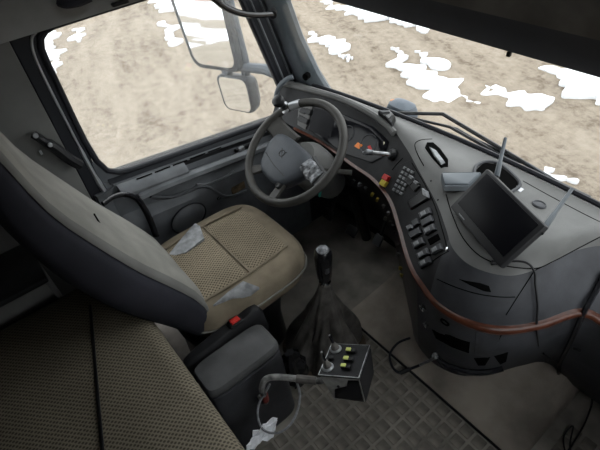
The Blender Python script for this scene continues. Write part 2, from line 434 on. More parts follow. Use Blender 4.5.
# ledge running below the cap with vent slots
def led(y): return sill(y)-.035
prf = lambda y, o: [(DX+.0, y, led(y)+.012), (DX+.028, y, led(y)+.008), (DX+.058, y, led(y)-.012), (DX+.066, y, led(y)-.03), (DX+.062, y, led(y)-.048), (DX+.0, y, led(y)-.06)]
obj('upper_ledge', loft(B(), [prf(y, 0) for y in (.04, .09, .2, .33, .345)]), 'doorlight', door)
bm = loft(B(), [[(DX, y, led(y)+.012), (DX+.022, y, led(y)+.006), (DX+.026, y, led(y)-.01), (DX+.024, y, led(y)-.045), (DX, y, led(y)-.06)] for y in (.345, .5, .7, .90)])
obj('recess_back', bm, 'face', door)
bm = loft(B(), [[(DX, y, led(y)+.018), (DX+.026, y, led(y)+.012), (DX+.030, y, led(y)+.004), (DX, y, led(y)-.004)] for y in (.03, .3, .6, .92)])
obj('ledge_top', bm, 'door', door)
bm = loft(B(), [[(DX+.02, y, led(y)-.052-a), (DX+.06, y, led(y)-.036-a), (DX+.075, y, led(y)-.045-a), (DX+.078, y, led(y)-.062-a), (DX+.06, y, led(y)-.075-a), (DX+.02, y, led(y)-.078-a)] for y, a in ((.10, .012), (.2, .004), (.35, 0), (.6, 0), (.8, .0), (.92, .01))])
obj('armrest_bar', bm, 'doorlight', door)
SL = Surf(); SL.add([prf(y, 0)[:4] for y in np.linspace(.02, .345, 8)]); SL.add([[(DX, y, led(y)+.018), (DX+.026, y, led(y)+.012), (DX+.030, y, led(y)+.004), (DX+.03, y, led(y)-.05)] for y in np.linspace(.02, .95, 12)])
for (x0, y0, x1, y1) in ((136.5, 179.5, 152, 173.7), (155, 172.5, 170, 166.7), (173, 165.6, 187, 160.3), (190, 159, 205, 153.4), (208, 152.3, 221, 147.4)):
    pts = [SL.cast(x0+(x1-x0)*t, y0+(y1-y0)*t) for t in (0, .5, 1)]
    obj('vent_slot', tube(B(), [p+n*.0012 for p, n in pts], .0032, 6), 'void', door)
# lower pocket lip, speaker, fixing screws
bm = tube(B(), crom([DS.cast(x, y)[0]+Vector((.006, 0, 0)) for x, y in ((196, 184), (208, 183), (225, 176), (233, 170))], 5), .009, 8, flat=.6)
obj('pocket_lip', bm, 'doorlight', door)
bm = tube(B(), crom([DS.cast(x, y)[0]+Vector((.004, 0, 0)) for x, y in ((150, 196), (170, 197), (190, 190), (205, 186), (225, 196), (246, 190))], 5), .012, 8, flat=.6)
obj('seam_fold', bm, 'door', door)
sp, sn = DS.cast(188, 217)
sp = Vector((sp.x, sp.y, sp.z))
spk = obj('speaker_grille', lathe(B(), sp-sn*.01, sn, [(.092, 0), (.092, .014), (.086, .019), (.075, .021), (0, .026)], 32), 'doorlight', door)
obj('grille_ring', tube(B(), [sp+sn*.01+(sn.orthogonal().normalized()*math.cos(a)+sn.cross(sn.orthogonal().normalized())*math.sin(a))*.093 for a in np.linspace(0, 2*math.pi, 32, endpoint=False)], .004, 6, closed=True), 'seal', spk)
for px, py in ((193, 191), (219, 198)):
    p, n = DS.cast(px, py); obj('screw', lathe(B(), p-n*.004, n, [(.012, 0), (.012, .005), (.008, .007), (.007, .003), (0, .003)], 14), 'black', door)
p, n = SL.cast(240, 148)
bm = box(B(), p+n*.012, (.02, .03, .024), .005); obj('window_switch', bm, 'switchlit', door)
bm = tube(B(), [p+Vector((0, -.03, 0))+n*.004, p+Vector((.0, .09, -.01))+n*.006], .014, 8, flat=.6); obj('door_handle', bm, 'black', door)
bm = box(B(), DS.cast(238, 187)[0], (.012, .08, .05), .004); obj('worn_patch', bm, mat('rusty brown scuff', (.085, .06, .035), .8, .6, 25), door)
# window frame: rubber round the glass
fr = [(.006, 1.40), (.009, 1.455), (.022, 1.488), (.045, 1.505), (.075, 1.512), (.20, 1.513), (fy(1.51)-.03, 1.513), (fy(1.50), 1.49), (fy(1.2), 1.2), (fy(.98), .98), (fy(.9)+.0, .84), (fy(.9)-.05, sill(.9)+.004), (.5, sill(.5)+.002), (.13, sill(.13)+.002), (.075, sill(.075)+.010), (.035, sill(.035)+.035), (.015, sill(.015)+.09), (.006, 1.1)]
obj('window_seal', tube(B(), [(DX, y, z) for y, z in fr], .013, 8, closed=True), 'seal', door)
gp = [(DX-.006, y, z) for y, z in fr]
struct('window_1', prism(B(), gp, (.004, 0, 0)), 'dustyglass', 'driver door window')
# B pillar: dark frame, silver strip
for name, y0, y1, x0, m in (('post_frame', -.075, .0, DX-.03, 'seal'), ):
    obj(name, loft(B(), [[(x0, y0, z), (DX+.004, y0, z), (DX+.012, y0+.01, z), (DX+.012, y1-.012, z), (DX, y1, z), (x0, y1, z)] for z in (.78, 1.52)]), m, door)
obj('silver_strip', tube(B(), crom([(DX+.014, -.006, .80), (DX+.014, -.018, .95), (DX+.014, -.022, 1.1), (DX+.014, -.024, 1.36), (DX+.014, -.020, 1.45), (DX+.014, -.006, 1.495), (DX+.014, .015, 1.512)], 5), [.011]*5+[.008]*5+[.005]*21, 6), 'silver', door)
bm = loft(B(), [[(DX, -.06, z), (DX+.03, -.05, z), (DX+.035, -.01, z), (DX+.02, .03, z), (DX, .04, z)] for z in (.45, .7, .80, .87)])
obj('post_foot', bm, 'doorlight', door)
obj('upper_frame', bb(DX-.03, DX+.01, -.07, .80, 1.507, 1.53, .004), 'seal', door)
obj('corner_gusset', prism(B(), [(DX-.02, y, z) for y, z in ((-.03, 1.52), (-.03, 1.40), (.0, 1.40), (.004, 1.452), (.018, 1.486), (.042, 1.504), (.08, 1.51), (.08, 1.52))], (.022, 0, 0)), 'seal', door)
obj('corner_gusset', prism(B(), [(DX-.02, y, z) for y, z in ((-.04, .80), (.14, .80), (.14, sill(.14)), (.075, sill(.075)+.008), (.035, sill(.035)+.033), (.013, sill(.013)+.09), (-.04, sill(0)+.09))], (.026, 0, 0)), 'door', door)
# black front frame between glass and pillar
bm = loft(B(), [[(DX-.03, fy(z)-.004, z), (DX+.006, fy(z)-.004, z), (DX+.014, fy(z)+.014, z), (DX+.014, fy(z)+.10, z), (DX-.03, fy(z)+.11, z)] for z in (.80, 1.52)])
obj('front_frame', bm, 'seal', door)
for d in (.028, .07): obj('frame_bead', tube(B(), [(DX+.015, fy(z)+d, z) for z in (.86, 1.2, 1.52)], .005, 6), 'doorlight' if d < .05 else 'door', door)

# ---- overhead shelf and visor
ov = empty('overhead_shelf', (0, .8, 1.5), 'dark overhead shelf with drooping sun visor above the windscreen', 'shelf')
bm = loft(B(), [[(x, .80, 1.497), (x, .79, 1.502), (x, .735, 1.575), (x, .725, 1.60), (x, .76, 1.62), (x, .83, 1.52)] for x in (-1.0, 1.0)])
obj('visor', bm, 'visor', ov)
bm = loft(B(), [[(x, .722, 1.602), (x, .70, 1.61), (x, .66, 1.70), (x, .64, 1.9), (x, .64, 2.22), (x, .9, 2.22), (x, .9, 1.66), (x, .78, 1.602)] for x in (-1.0, 1.0)])
obj('shelf_front', bm, 'shelf', ov)
p = at(509, 59, y=.80); obj('clip', bb(p.x-.005, p.x+.005, .79, .80, 1.488, 1.5, .002), 'black', ov)

# ================================================================== FLOOR MAT, TUNNEL COVER
floor = bpy.data.objects['floor']
bm = box(B(), (0, 0, .001), (.049, .049, .008), .003, seg=1)
padme = bpy.data.meshes.new('tread_pad'); bm.to_mesh(padme); bm.free(); padme.materials.append(M['pad'])
k = 0
for i in range(17):
    for j in range(13):
        x = -.20+i*.0605; y = -.06+j*.0605
        if y > .68 or (x < -.12 and y < .22): continue
        o = bpy.data.objects.new('tread_pad', padme); COL.objects.link(o); o.location = (x, y, 0); o.parent = floor
        o.rotation_euler = (random.uniform(-.01, .01), random.uniform(-.01, .01), random.uniform(-.03, .03))
for i in range(4):
    for j in range(5):
        o = bpy.data.objects.new('tread_pad', padme); COL.objects.link(o); o.location = (.69+i*.0605, .735+j*.0605, 0); o.parent = floor
# carpeted cover over the tunnel in front of the mat
rows = []
for t, y in enumerate((.705, .715, .74, .80, .88, .98, 1.1, 1.2)):
    z = (.004, .016, .024, .032, .05, .085, .15, .22)[t]
    rows.append([(x, y, max(.002, z*s)) for x, s in ((-.36, .3), (-.2, .8), (-.05, 1), (.15, 1), (.35, 1.0), (.50, 1.05), (.56, 1.0), (.60, .6), (.615, .0))])
tag(struct('tunnel_cover', sheet(B(), rows, .004), 'ramp', 'dusty grey carpet cover rising under the dashboard nose'), cat='cover'); bpy.data.objects['tunnel_cover']['kind'] = 'structure'
del bpy.data.objects['tunnel_cover']['category']
bm = tube(B(), [(-.36, .700, .006), (.2, .70, .010), (.62, .70, .006)], .006, 6); struct('trim_9', bm, 'black', 'black edging strip where floor mat meets carpet')

# ================================================================== DASHBOARD
cols = [  # upper edge (x,y,z), trim line (x,y,z), under-trim, knee, base
 ((-1.03, .945, .985), (-1.03, .865, .845), (-1.03, .90, .72), (-1.03, 1.08, .60), (-1.03, 1.16, .16)),
 ((-.90, .970, .992), (-.85, .863, .842), (-.85, .90, .72), (-.85, 1.06, .60), (-.85, 1.16, .16)),
 ((-.70, 1.005, 1.0), (-.65, .872, .84), (-.65, .90, .72), (-.65, 1.04, .60), (-.65, 1.16, .16)),
 ((-.52, 1.008, 1.0), (-.45, .850, .84), (-.45, .87, .72), (-.45, 1.0, .58), (-.45, 1.15, .16)),
 ((-.37, .985, .995), (-.31, .838, .84), (-.30, .86, .72), (-.30, .94, .56), (-.33, 1.06, .16)),
 ((-.22, .915, .99), (-.18, .795, .835), (-.17, .81, .71), (-.17, .86, .54), (-.20, .96, .14)),
 ((-.10, .845, .985), (-.06, .715, .825), (-.05, .73, .70), (-.05, .76, .52), (-.06, .85, .12)),
 ((.05, .755, .98), (.075, .615, .82), (.08, .63, .70), (.075, .665, .50), (.04, .75, .19)),
 ((.14, .685, .98), (.16, .575, .815), (.165, .59, .70), (.16, .62, .50), (.12, .71, .21)),
 ((.21, .632, .975), (.245, .55, .81), (.25, .57, .69), (.245, .61, .48), (.20, .70, .22)),
 ((.29, .62, .97), (.335, .565, .805), (.34, .59, .68), (.33, .645, .47), (.29, .735, .22)),
 ((.375, .665, .968), (.415, .615, .80), (.415, .645, .67), (.40, .72, .46), (.36, .83, .21)),
 ((.42, .765, .968), (.48, .71, .80), (.475, .745, .67), (.455, .83, .46), (.42, .96, .20)),
 ((.455, .90, .965), (.54, .83, .808), (.53, .865, .67), (.51, .94, .46), (.48, 1.06, .18)),
 ((.54, 1.0, .95), (.63, .875, .768), (.63, .92, .66), (.62, .98, .46), (.60, 1.10, .10)),
 ((.78, 1.03, .94), (.83, .905, .775), (.83, .93, .66), (.83, .98, .46), (.83, 1.10, .10)),
 ((1.03, 1.03, .94), (1.03, .905, .775), (1.03, .93, .66), (1.03, .98, .46), (1.03, 1.10, .10))]
KS = 6
def rail(i): return crom([c[i] for c in cols], KS)
RB, RC, RU, RK, RD = [rail(i) for i in range(5)]
NC = len(RB)
def A_(i):
    b_ = RB[i]; x = max(-.99, min(.99, b_[0]*1.0)); return np.array((x, wsy(x, .97)-.012, .968))
def prof_between(a, b_, k, bulge=0, dirv=(0, -.35, .6)):
    return [a+(b_-a)*t+np.array(dirv)*bulge*math.sin(math.pi*t) for t in np.linspace(0, 1, k)]
top_g, face_g, low_g = [], [], []
for i in range(NC):
    a = A_(i); b_ = RB[i]; d = np.linalg.norm(b_-a)
    hmp = .042*min(1, d/.3)
    top_g.append([a+(b_-a)*t+np.array((0, 0, 1.))*hmp*math.sin(math.pi*t**1.8) for t in np.linspace(0, 1, 12)])
    nose = max(0, min(1, (i/KS-7.0)/2))
    face_g.append(prof_between(b_, RC[i], 7, .03*nose))
    low_g.append(prof_between(RC[i], RU[i], 3) + prof_between(RU[i], RK[i], 4)[1:] + prof_between(RK[i], RD[i], 4)[1:] + [RD[i]+np.array((0, .16, -.10))])
TOP, FACE, LOW = Surf(), Surf(), Surf()
TOP.add(top_g); FACE.add(face_g); LOW.add(low_g)
ALL = Surf(); ALL.add(top_g); ALL.add(face_g); ALL.add(low_g)
dash = empty('dashboard', (0, .95, .1), 'curved charcoal truck dashboard with red brown wood trim', 'dashboard')
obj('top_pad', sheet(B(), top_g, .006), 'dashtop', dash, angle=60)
def cseg(g, a, b_): return g[int(a*KS):int(b_*KS)+1]
obj('instrument_fascia', sheet(B(), cseg(face_g, 0, 5), .006), 'face', dash, angle=60)
obj('switch_panel', sheet(B(), cseg(face_g, 5, 8.5), .006), 'face', dash, angle=60)
obj('nose_panel', sheet(B(), cseg(face_g, 8.5, 13), .006), 'dash', dash, angle=60)
obj('passenger_panel', sheet(B(), cseg(face_g, 13, 16), .006), 'dash', dash, angle=60)
obj('knee_panel', sheet(B(), cseg(low_g, 0, 7.5), .006), 'black', dash, angle=60)
obj('lower_nose', sheet(B(), cseg(low_g, 7.5, 13), .006), 'dash', dash, angle=60)
obj('glovebox_panel', sheet(B(), cseg(low_g, 13, 16), .006), 'dash', dash, angle=60)
# wood strip along the trim line
rings = []
for i in range(KS, NC):
    s = i/KS; wd = np.interp(s, [1, 5, 7.5, 9, 11, 13, 16], [.0032, .0032, .0042, .012, .017, .014, .015])
    c = RC[i]; tg = (RC[min(i+1, NC-1)]-RC[i-1]); tg[2] = 0; tg /= np.linalg.norm(tg)
    out = np.array((tg[1], -tg[0], 0)); up = np.array((0, 0, 1.))
    rings.append([c-up*wd-out*.012, c-up*wd+out*.006, c-up*wd*.4+out*.012, c+up*wd*.5+out*.011, c+up*wd+out*.003, c+up*wd-out*.012])
wood = obj('wood_trim', loft(B(), rings), 'wood', dash, angle=50)
# hood lip over the instruments
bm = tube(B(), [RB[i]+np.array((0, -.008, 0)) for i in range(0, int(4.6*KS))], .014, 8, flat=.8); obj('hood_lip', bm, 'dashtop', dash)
# seam round the switch panel and nose
bm = tube(B(), [FACE.cast(x, y)[0] for x, y in ((449, 251), (440, 256), (430, 263), (421, 269))], .002, 5); obj('panel_seam', bm, 'void', dash)
def seam(surf, pts, r=.0018, k=4, name='panel_seam'):
    pp = crom(pts, k); obj(name, tube(B(), [surf.cast(x, y)[0] for x, y in pp], r, 5), 'void', dash)
def plate(surf, px, h, m, name, parent, sink=.003, chamf=.85):
    """solid raised piece whose outline lies on the surface"""
    cs = [surf.cast(x, y) for x, y in px]
    n = sum((c[1] for c in cs), Vector()).normalized(); ctr = sum((c[0] for c in cs), Vector())/len(cs)
    mx_, my_ = sum(q[0] for q in px)/len(px), sum(q[1] for q in px)/len(px)
    size = max(math.hypot(q[0]-mx_, q[1]-my_) for q in px)
    rings = [[c[0]-n*sink for c in cs], [c[0]+n*h*.7 for c in cs], [ctr+(c[0]-ctr)*chamf+n*h for c in cs]]
    if size > 9:      # large pieces hug the curve of the panel
        rings = rings[:2]
        for f_ in (chamf, .72, .45, .2): rings.append([surf.cast(mx_+(x-mx_)*f_, my_+(y-my_)*f_)[0]+n*h for x, y in px])
    return obj(name, loft(B(), rings), m, parent, angle=25)
def quad(cx, cy, a, b_): return [(cx-a[0]-b_[0], cy-a[1]-b_[1]), (cx+a[0]-b_[0], cy+a[1]-b_[1]), (cx+a[0]+b_[0], cy+a[1]+b_[1]), (cx-a[0]+b_[0], cy-a[1]+b_[1])]

# instrument cluster glass, gauges
obj_cl = plate(FACE, [(316, 107), (335, 111), (374, 127), (389, 142), (385, 156), (372, 163), (345, 154), (310, 131)], .004, 'cluster', 'cluster_glass', dash, chamf=.97)
plate(FACE, [(315, 108), (337, 113), (331, 141), (309, 130)], .006, 'screen', 'dark_display', obj_cl, chamf=.97)
for px, py, r in ((348, 134, .035), (369, 144, .04)):
    p, n = FACE.cast(px, py); u = n.orthogonal().normalized(); v = n.cross(u)
    obj('gauge_ring', tube(B(), [p+n*.005+(u*math.cos(a)+v*math.sin(a))*r for a in np.linspace(0, 2*math.pi, 28, endpoint=False)], .002, 5, closed=True), 'switch', obj_cl)
plate(FACE, quad(371, 150, (1.5, 4), (-1.5, .5)), .006, 'red', 'warning_lamp', obj_cl)
plate(FACE, quad(359, 146, (2.5, 1.5), (-2, 2)), .006, M['orange'], 'warning_lamp', obj_cl)
lp = plate(FACE, [(299, 105), (313, 106), (306, 130), (298, 125)], .006, 'dashtop', 'light_switch_panel', dash)
for c in ((304, 111), (309, 112), (302, 119), (306, 121)):
    plate(FACE, quad(*c, (2.6, 1.2), (-1, 2.6)), .012, 'black', 'rocker', lp)
# hand valve on the right of the instruments
hv = obj('hand_valve', lathe(B(), FACE.cast(393, 155)[0], FACE.cast(393, 155)[1], [(.024, -.004), (.024, .008), (.019, .014), (.016, .02), (0, .02)], 18), 'black', dash)
p0, n0 = FACE.cast(393, 156); p1 = p0+n0*.03+Vector((-.045, -.03, .0))
obj('lever_stem', tube(B(), [p0+n0*.008, p0+n0*.03, p1], .0075, 8), 'worn', hv)
obj('lever_grip', tube(B(), [p1, p1+Vector((-.02, -.012, .0)), p1+Vector((-.033, -.02, -.008))], [.010, .013, .008], 10), 'foil', hv)
plate(FACE, quad(387, 178, (1.6, -2.4), (2.6, 1.6)), .012, 'red', 'tag', dash); plate(FACE, quad(384.5, 183.5, (1.6, -2.6), (2.6, 1.6)), .012, 'yellow', 'tag', dash)
p, n = FACE.cast(384.5, 143.5); obj('round_button', lathe(B(), p-n*.002, n, [(.009, 0), (.009, .005), (.006, .007), (0, .007)], 14), mat('cream button', (.55, .50, .36), .5), dash)
# key pad: 3 columns of 7
kp = plate(FACE, [(397, 166), (411, 160), (415, 178), (399, 196), (394, 193)], .002, 'face', 'key_pad', dash, chamf=.98)
for i in range(3):
    for j in range(6):
        cx = 405.6+i*3.6-j*2.2; cy = 168.2+i*2.0+j*4.3
        plate(FACE, quad(cx, cy, (1.2, .7), (-.6, 1.1)), .006, 'switchlit', 'key', kp)
for cx, cy in ((411.5, 181), (416, 186.5)): plate(FACE, quad(cx, cy, (2.3, 2.9), (-2.6, 2.8)), .008, 'black', 'toggle', dash)
for cx, cy in ((413, 178), (417.5, 183)): plate(FACE, quad(cx, cy, (1.6, 1.2), (-.9, .9)), .011, 'switchlit', 'toggle_mark', dash)
# slot for cards
plate(FACE, [(427, 189), (430, 199), (412, 210), (408, 203)], .010, 'black', 'card_reader', dash)
plate(FACE, [(425, 189), (429, 192), (430, 198), (426, 196)], .016, 'switchlit', 'card_edge', dash)
# rockers
A1 = (5.2, -2.9); B1 = (1.2, 2.9)
for cx, cy, m in ((426.4, 213.5, 'switchlit'), (428.2, 221.5, 'switch'), (430.7, 230, 'switchlit'), (434.2, 239.5, 'void'), (438, 249.5, 'switchlit'),
                  (417, 223, 'switch'), (416.4, 233.5, 'switch'), (419.6, 243.5, 'switchlit'), (424.3, 254, 'switchlit'), (426.4, 262.3, 'switchlit')):
    if m == 'void': plate(FACE, quad(cx, cy, A1, B1), .002, 'void', 'empty_slot', dash, chamf=.95); continue
    a = A1 if cx > 420 or cy > 230 else (2.6, -1.4)
    rk = plate(FACE, quad(cx, cy, A1 if cy > 230 or cx > 425 else (2.8, -1.6), B1), .011, 'switch', 'rocker', dash)
    if m == 'switchlit': plate(FACE, quad(cx-.8, cy+.6, (2.6, -1.5), (.8, 1.9)), .0125, 'switchlit', 'rocker_face', rk)
plate(FACE, quad(411.5, 228, (2.2, -1.2), (.9, 2.0)), .013, 'switchlit', 'rocker', dash)
p, n = FACE.cast(447, 249); obj('screw', lathe(B(), p-n*.002, n, [(.006, 0), (.006, .004), (.003, .005), (0, .005)], 10), 'chrome', dash)
seam(FACE, [(412, 163), (424, 183), (435, 206), (443, 232), (447, 247)])
seam(FACE, [(403, 158), (398, 163), (392, 170)])
# small yellow and grey switches hanging under the trim
for px, py, m in ((373, 194, 'yellow'), (378, 199, 'yellow'), (360, 184, 'switchlit'), (366, 188, 'switch'), (354, 181, 'switch'), (384, 206, 'switch'), (389, 213, 'switchlit'), (391, 222, 'switch'), (395, 232, 'switch'),
                  (398, 243, 'switch'), (399, 254, 'switchlit'), (401, 268, 'yellow'), (402, 275, 'yellow'), (394, 226, 'switch'), (386, 218, 'worn')):
    try: plate(LOW, quad(px, py, (1.1, .6), (-.5, 1.4)), .010, m, 'indicator', dash)
    except ValueError: print('miss', px, py)
# nose details
plate(FACE, [(459, 279), (480, 283), (489, 286), (491, 292), (484, 291), (470, 285)], .003, 'void', 'finger_slot', dash, chamf=.9)
seam(FACE, [(437, 279), (455, 287), (478, 294), (500, 297), (515, 297)])
seam(FACE, [(536, 268), (527, 282), (516, 299), (506, 315)])
seam(LOW, [(503, 331), (497, 343), (489, 356)])
for px, py, r, m in ((424, 307, .013, 'chrome'), (427, 324, .010, 'chrome'), (445, 322, .016, 'void')):
    p, n = LOW.cast(px, py)
    so = obj('socket', lathe(B(), p-n*.004, n, [(r, 0), (r, .007), (r*.7, .008), (r*.66, .002), (0, .002)], 18), m if m == 'void' else 'black', dash)
    if m == 'chrome':
        u = n.orthogonal().normalized(); v = n.cross(u)
        obj('chrome_ring', tube(B(), [p+n*.009+(u*math.cos(a)+v*math.sin(a))*r*.85 for a in np.linspace(0, 2*math.pi, 18, endpoint=False)], .0022, 5, closed=True), 'chrome', so)
plate(LOW, [(432, 329), (450, 335), (470, 342), (469, 353), (452, 347), (436, 338)], .002, 'void', 'open_cubby', dash, chamf=.98)
plate(LOW, [(476, 331), (501, 332), (496, 348), (488, 357), (474, 354)], .004, 'dash', 'fuse_cover', dash, chamf=.97)
# grab rail under the nose
cr = crom([LOW.cast(x, y)[0] for x, y in ((438, 352), (448, 361), (460, 366), (474, 369), (490, 369), (506, 365))], 6)
obj('grab_rail', tube(B(), [Vector(q)+Vector((0, -.02, 0)) for q in cr], .012, 8), 'gloss', dash)
for q in ([(474, 358), (490, 357), (485, 365), (478, 365)], [(494, 356), (508, 352), (506, 361), (500, 364)]): plate(LOW, q, .003, 'void', 'vent_gap', dash, chamf=.95)
# passenger panel knob
p, n = LOW.cast(577, 349); obj('lock_knob', lathe(B(), p-n*.003, n, [(.014, 0), (.014, .008), (.010, .012), (0, .012)], 16), 'black', dash)
# top details: demister vent, storage tray, round cap, speaker outline
dv = plate(TOP, [(427, 143), (433, 143), (440, 149), (448, 160), (448, 167), (441, 168), (432, 158), (425, 148)], .004, 'void', 'demister_vent', dash, chamf=.92)
plate(TOP, [(429, 148), (436, 152), (445, 164), (441, 166), (434, 157)], .010, 'switchlit', 'vent_flap', dv)
seam(TOP, [(424, 166), (417, 153), (415, 144), (421, 140), (432, 139)])
tr = plate(TOP, [(476, 170), (484, 163), (498, 165), (516, 180), (518, 186), (512, 191), (495, 200), (480, 205)], .003, 'void', 'storage_tray', dash, chamf=.97)
c8 = crom([TOP.cast(x, y)[0]+Vector((0, 0, .003)) for x, y in ((474, 172), (483, 163), (499, 164.5), (517, 180), (519, 187), (512, 192), (497, 201), (478, 207))], 5, True)
obj('tray_rim', tube(B(), c8, .006, 6, closed=True), 'dash', tr)
p, n = TOP.cast(539, 205); obj('round_cap', lathe(B(), p-n*.003, n, [(.022, 0), (.022, .006), (.019, .009), (.016, .006), (0, .008)], 24), 'dash', dash)
seam(TOP, [(600, 237), (575, 250), (552, 262), (538, 268), (520, 268), (500, 265)])
seam(TOP, [(446, 194), (452, 214), (463, 238), (480, 256), (502, 266)])
seam(TOP, [(523, 181), (550, 196), (580, 212), (600, 222)], .0014)
for px, py in ((431, 181), (438, 200)):
    p, n = TOP.cast(px, py); obj('pin', lathe(B(), p-n*.002, n, [(.003, 0), (.003, .003), (0, .003)], 8), 'void', dash)
p, n = TOP.cast(518, 189); obj('sticker', box(B(), p+n*.001, (.03, .02, .002)), 'silver', dash)

# black phone cradle clipped to the dash top
p, n = TOP.cast(384, 119)
ph = empty('phone_cradle', p, 'small black clip cradle on the dash above the instruments', 'phone holder')
o = plate(TOP, [(373, 126), (381, 118), (391, 115), (396, 121), (389, 131), (379, 133)], .030, 'black', 'cradle_block', ph, chamf=.9)
plate(TOP, [(378, 121), (389, 117), (391, 119), (381, 124)], .034, 'switch', 'cradle_jaw', ph)
plate(TOP, [(384, 127), (393, 119), (394, 121), (386, 130)], .033, 'gloss', 'cradle_jaw', ph)

# grey case lying left of the monitor
cs = [TOP.cast(x, y)[0] for x, y in ((441, 174), (482, 174), (470, 192), (444, 192))]
sl = empty('navigator_case', sum(cs, Vector())/4, 'slate grey flat plastic case lying on the dash left of the monitor', 'case')
zt = max(c.z for c in cs)
tp = [at(x, y, z=zt+.028) for x, y in ((441.5, 172), (482, 171.5), (469, 184), (445, 184))]
base = [Vector((q.x, q.y, zt-.004)) for q in tp]
bm = loft(B(), [base, [q-Vector((0, 0, .004)) for q in tp], [q+(sum(tp, Vector())/4-q)*.05 for q in tp]])
bmesh.ops.bevel(bm, geom=[e for e in bm.edges], offset=.003, segments=1, affect='EDGES')
obj('shell', bm, 'slab', sl, angle=30)
fr_ = [tp[3]+Vector((0, 0, -.006)), tp[2]+Vector((0, 0, -.006)), base[2]+Vector((0, 0, .006)), base[3]+Vector((0, 0, .006))]
dn = (fr_[1]-fr_[0]).cross(fr_[3]-fr_[0]).normalized(); dn = dn if dn.y < 0 else -dn
obj('front_strip', prism(B(), [q-dn*.002 for q in fr_], dn*.005), mat('pale slate edge', (.21, .23, .25), .35), sl)

# ================================================================== MONITOR
mon = empty('monitor', (.24, .72, .98), 'black flat monitor with two stub antennas propped on the dash', 'monitor')
m00 = Vector((.114, .728, 1.022)); m10 = Vector((.358, .622, 1.022)); m01 = Vector((.157, .823, 1.14)); m11 = m01+(m10-m00)
ux = (m10-m00).normalized(); uy = (m01-m00); uy = (uy-ux*uy.dot(ux)); H = uy.length; uy.normalize(); un = ux.cross(uy)
W_ = (m10-m00).length; Rm = Matrix((ux, uy, un)).transposed(); mc = m00+ux*W_/2+uy*H/2
bm = box(B(), mc-un*.012, (W_, H, .024), .006, Rm); obj('casing', bm, 'bezel', mon)
obj('screen', box(B(), mc+un*.0005+uy*.008, (W_-.03, H-.036, .003), .001, Rm), 'screen', mon)
obj('back_hump', box(B(), mc-un*.028, (W_*.7, H*.6, .02), .006, Rm), 'black', mon)
obj('screen_label', box(B(), m00+ux*.06+uy*.010+un*.0008, (.03, .003, .001), 0, Rm), 'switchlit', mon)
st0 = mc-un*.03-uy*.02
obj('stand', loft(B(), [[st0+ux*a+uy*b_*.6 for a, b_ in ((-.03, -.02), (.03, -.02), (.03, .02), (-.03, .02))], [Vector((st0.x+.035+a*.8, st0.y+.035+b_*.8, .985)) for a, b_ in ((-.03, -.02), (.03, -.02), (.03, .02), (-.03, .02))]]), 'black', mon)
obj('stand_foot', bb(st0.x-.0, st0.x+.07, st0.y-.0, st0.y+.07, .975, .992, .004), 'black', mon)
0 and obj('hinge_foot', tube(B(), [m00+ux*.07-un*.012, m00+ux*.07-un*.02-Vector((0, 0, .045))], .014, 8), 'black', mon)
0 and obj('hinge_foot', tube(B(), [m10-ux*.07-un*.012, m10-ux*.07-un*.02-Vector((0, 0, .05))], .014, 8), 'black', mon)
def antenna(base, tip):
    base, tip = Vector(base), Vector(tip); d = tip-base
    a = obj('antenna', tube(B(), [base, base+d*.35, base+d*.37, tip], [.0085, .0075, .006, .005], 8), 'slab', mon)
    obj('antenna_root', tube(B(), [base-d*.12, base+d*.03], .008, 8), 'black', a)
a0 = m01+ux*.03-un*.02+uy*.0
antenna(a0, CAM+ray(505.5, 138)*((a0-CAM).dot(VD)+.02))
a1 = m11-ux*.012-un*.02-uy*.01
antenna(a1, CAM+ray(572, 189)*((a1-CAM).dot(VD)+.03))

# cable from the monitor down over the nose
bpts = [m10-ux*.05-un*.03-uy*.01+Vector((0, 0, -.01))]
for x, y in ((523, 263),): bpts.append(TOP.cast(x, y)[0]+Vector((0, -.005, .01)))
for x, y in ((531, 271), (535, 285), (537, 305)): bpts.append(FACE.cast(x, y)[0]+Vector((.004, -.008, .008)))
for x, y in ((538, 328), (540, 345), ): bpts.append(LOW.cast(x, y)[0]+Vector((0, -.01, .006)))
mcab = empty('monitor_cable', bpts[0], 'thin black cable hanging from the monitor over the wood trim', 'cable')
obj('wire', tube(B(), crom(bpts, 6), .0035, 6), 'black', mcab)
obj('plug', tube(B(), [bpts[0], bpts[0]+(bpts[1]-bpts[0])*.55], [.008, .006], 8), 'black', mcab)

# black cable across the passenger panel, with the loop on the floor
pp = [ALL.cast(x, y)[0]+Vector((0, -.012, .008)) for x, y in ((606, 272), (596, 292), (584, 314), (573, 338), (561, 362), (556, 372))]
bb_ = empty('black_harness', pp[0], 'thick black harness running down the passenger side of the nose', 'cable')
obj('wire', tube(B(), crom(pp, 5), .008, 6), 'gloss', bb_)
fl = lambda x, y, z=.03: at(x, y, z=z)
fp = [LOW.cast(545, 352)[0]+Vector((0, -.01, .0)), at(562, 368, z=.17), at(580, 382, z=.13), at(592, 398, z=.08), at(586, 420, z=.03), at(575, 440, z=.015), at(566, 452, z=.012), at(564, 436, z=.02), at(573, 426, z=.03), at(570, 446, z=.012), at(576, 470, z=.01)]
fc = obj('floor_cable', tube(B(), crom(fp, 6), .0035, 6), 'black'); tag(fc, 'thin black cable looping over the edge of the carpet cover', 'cable')
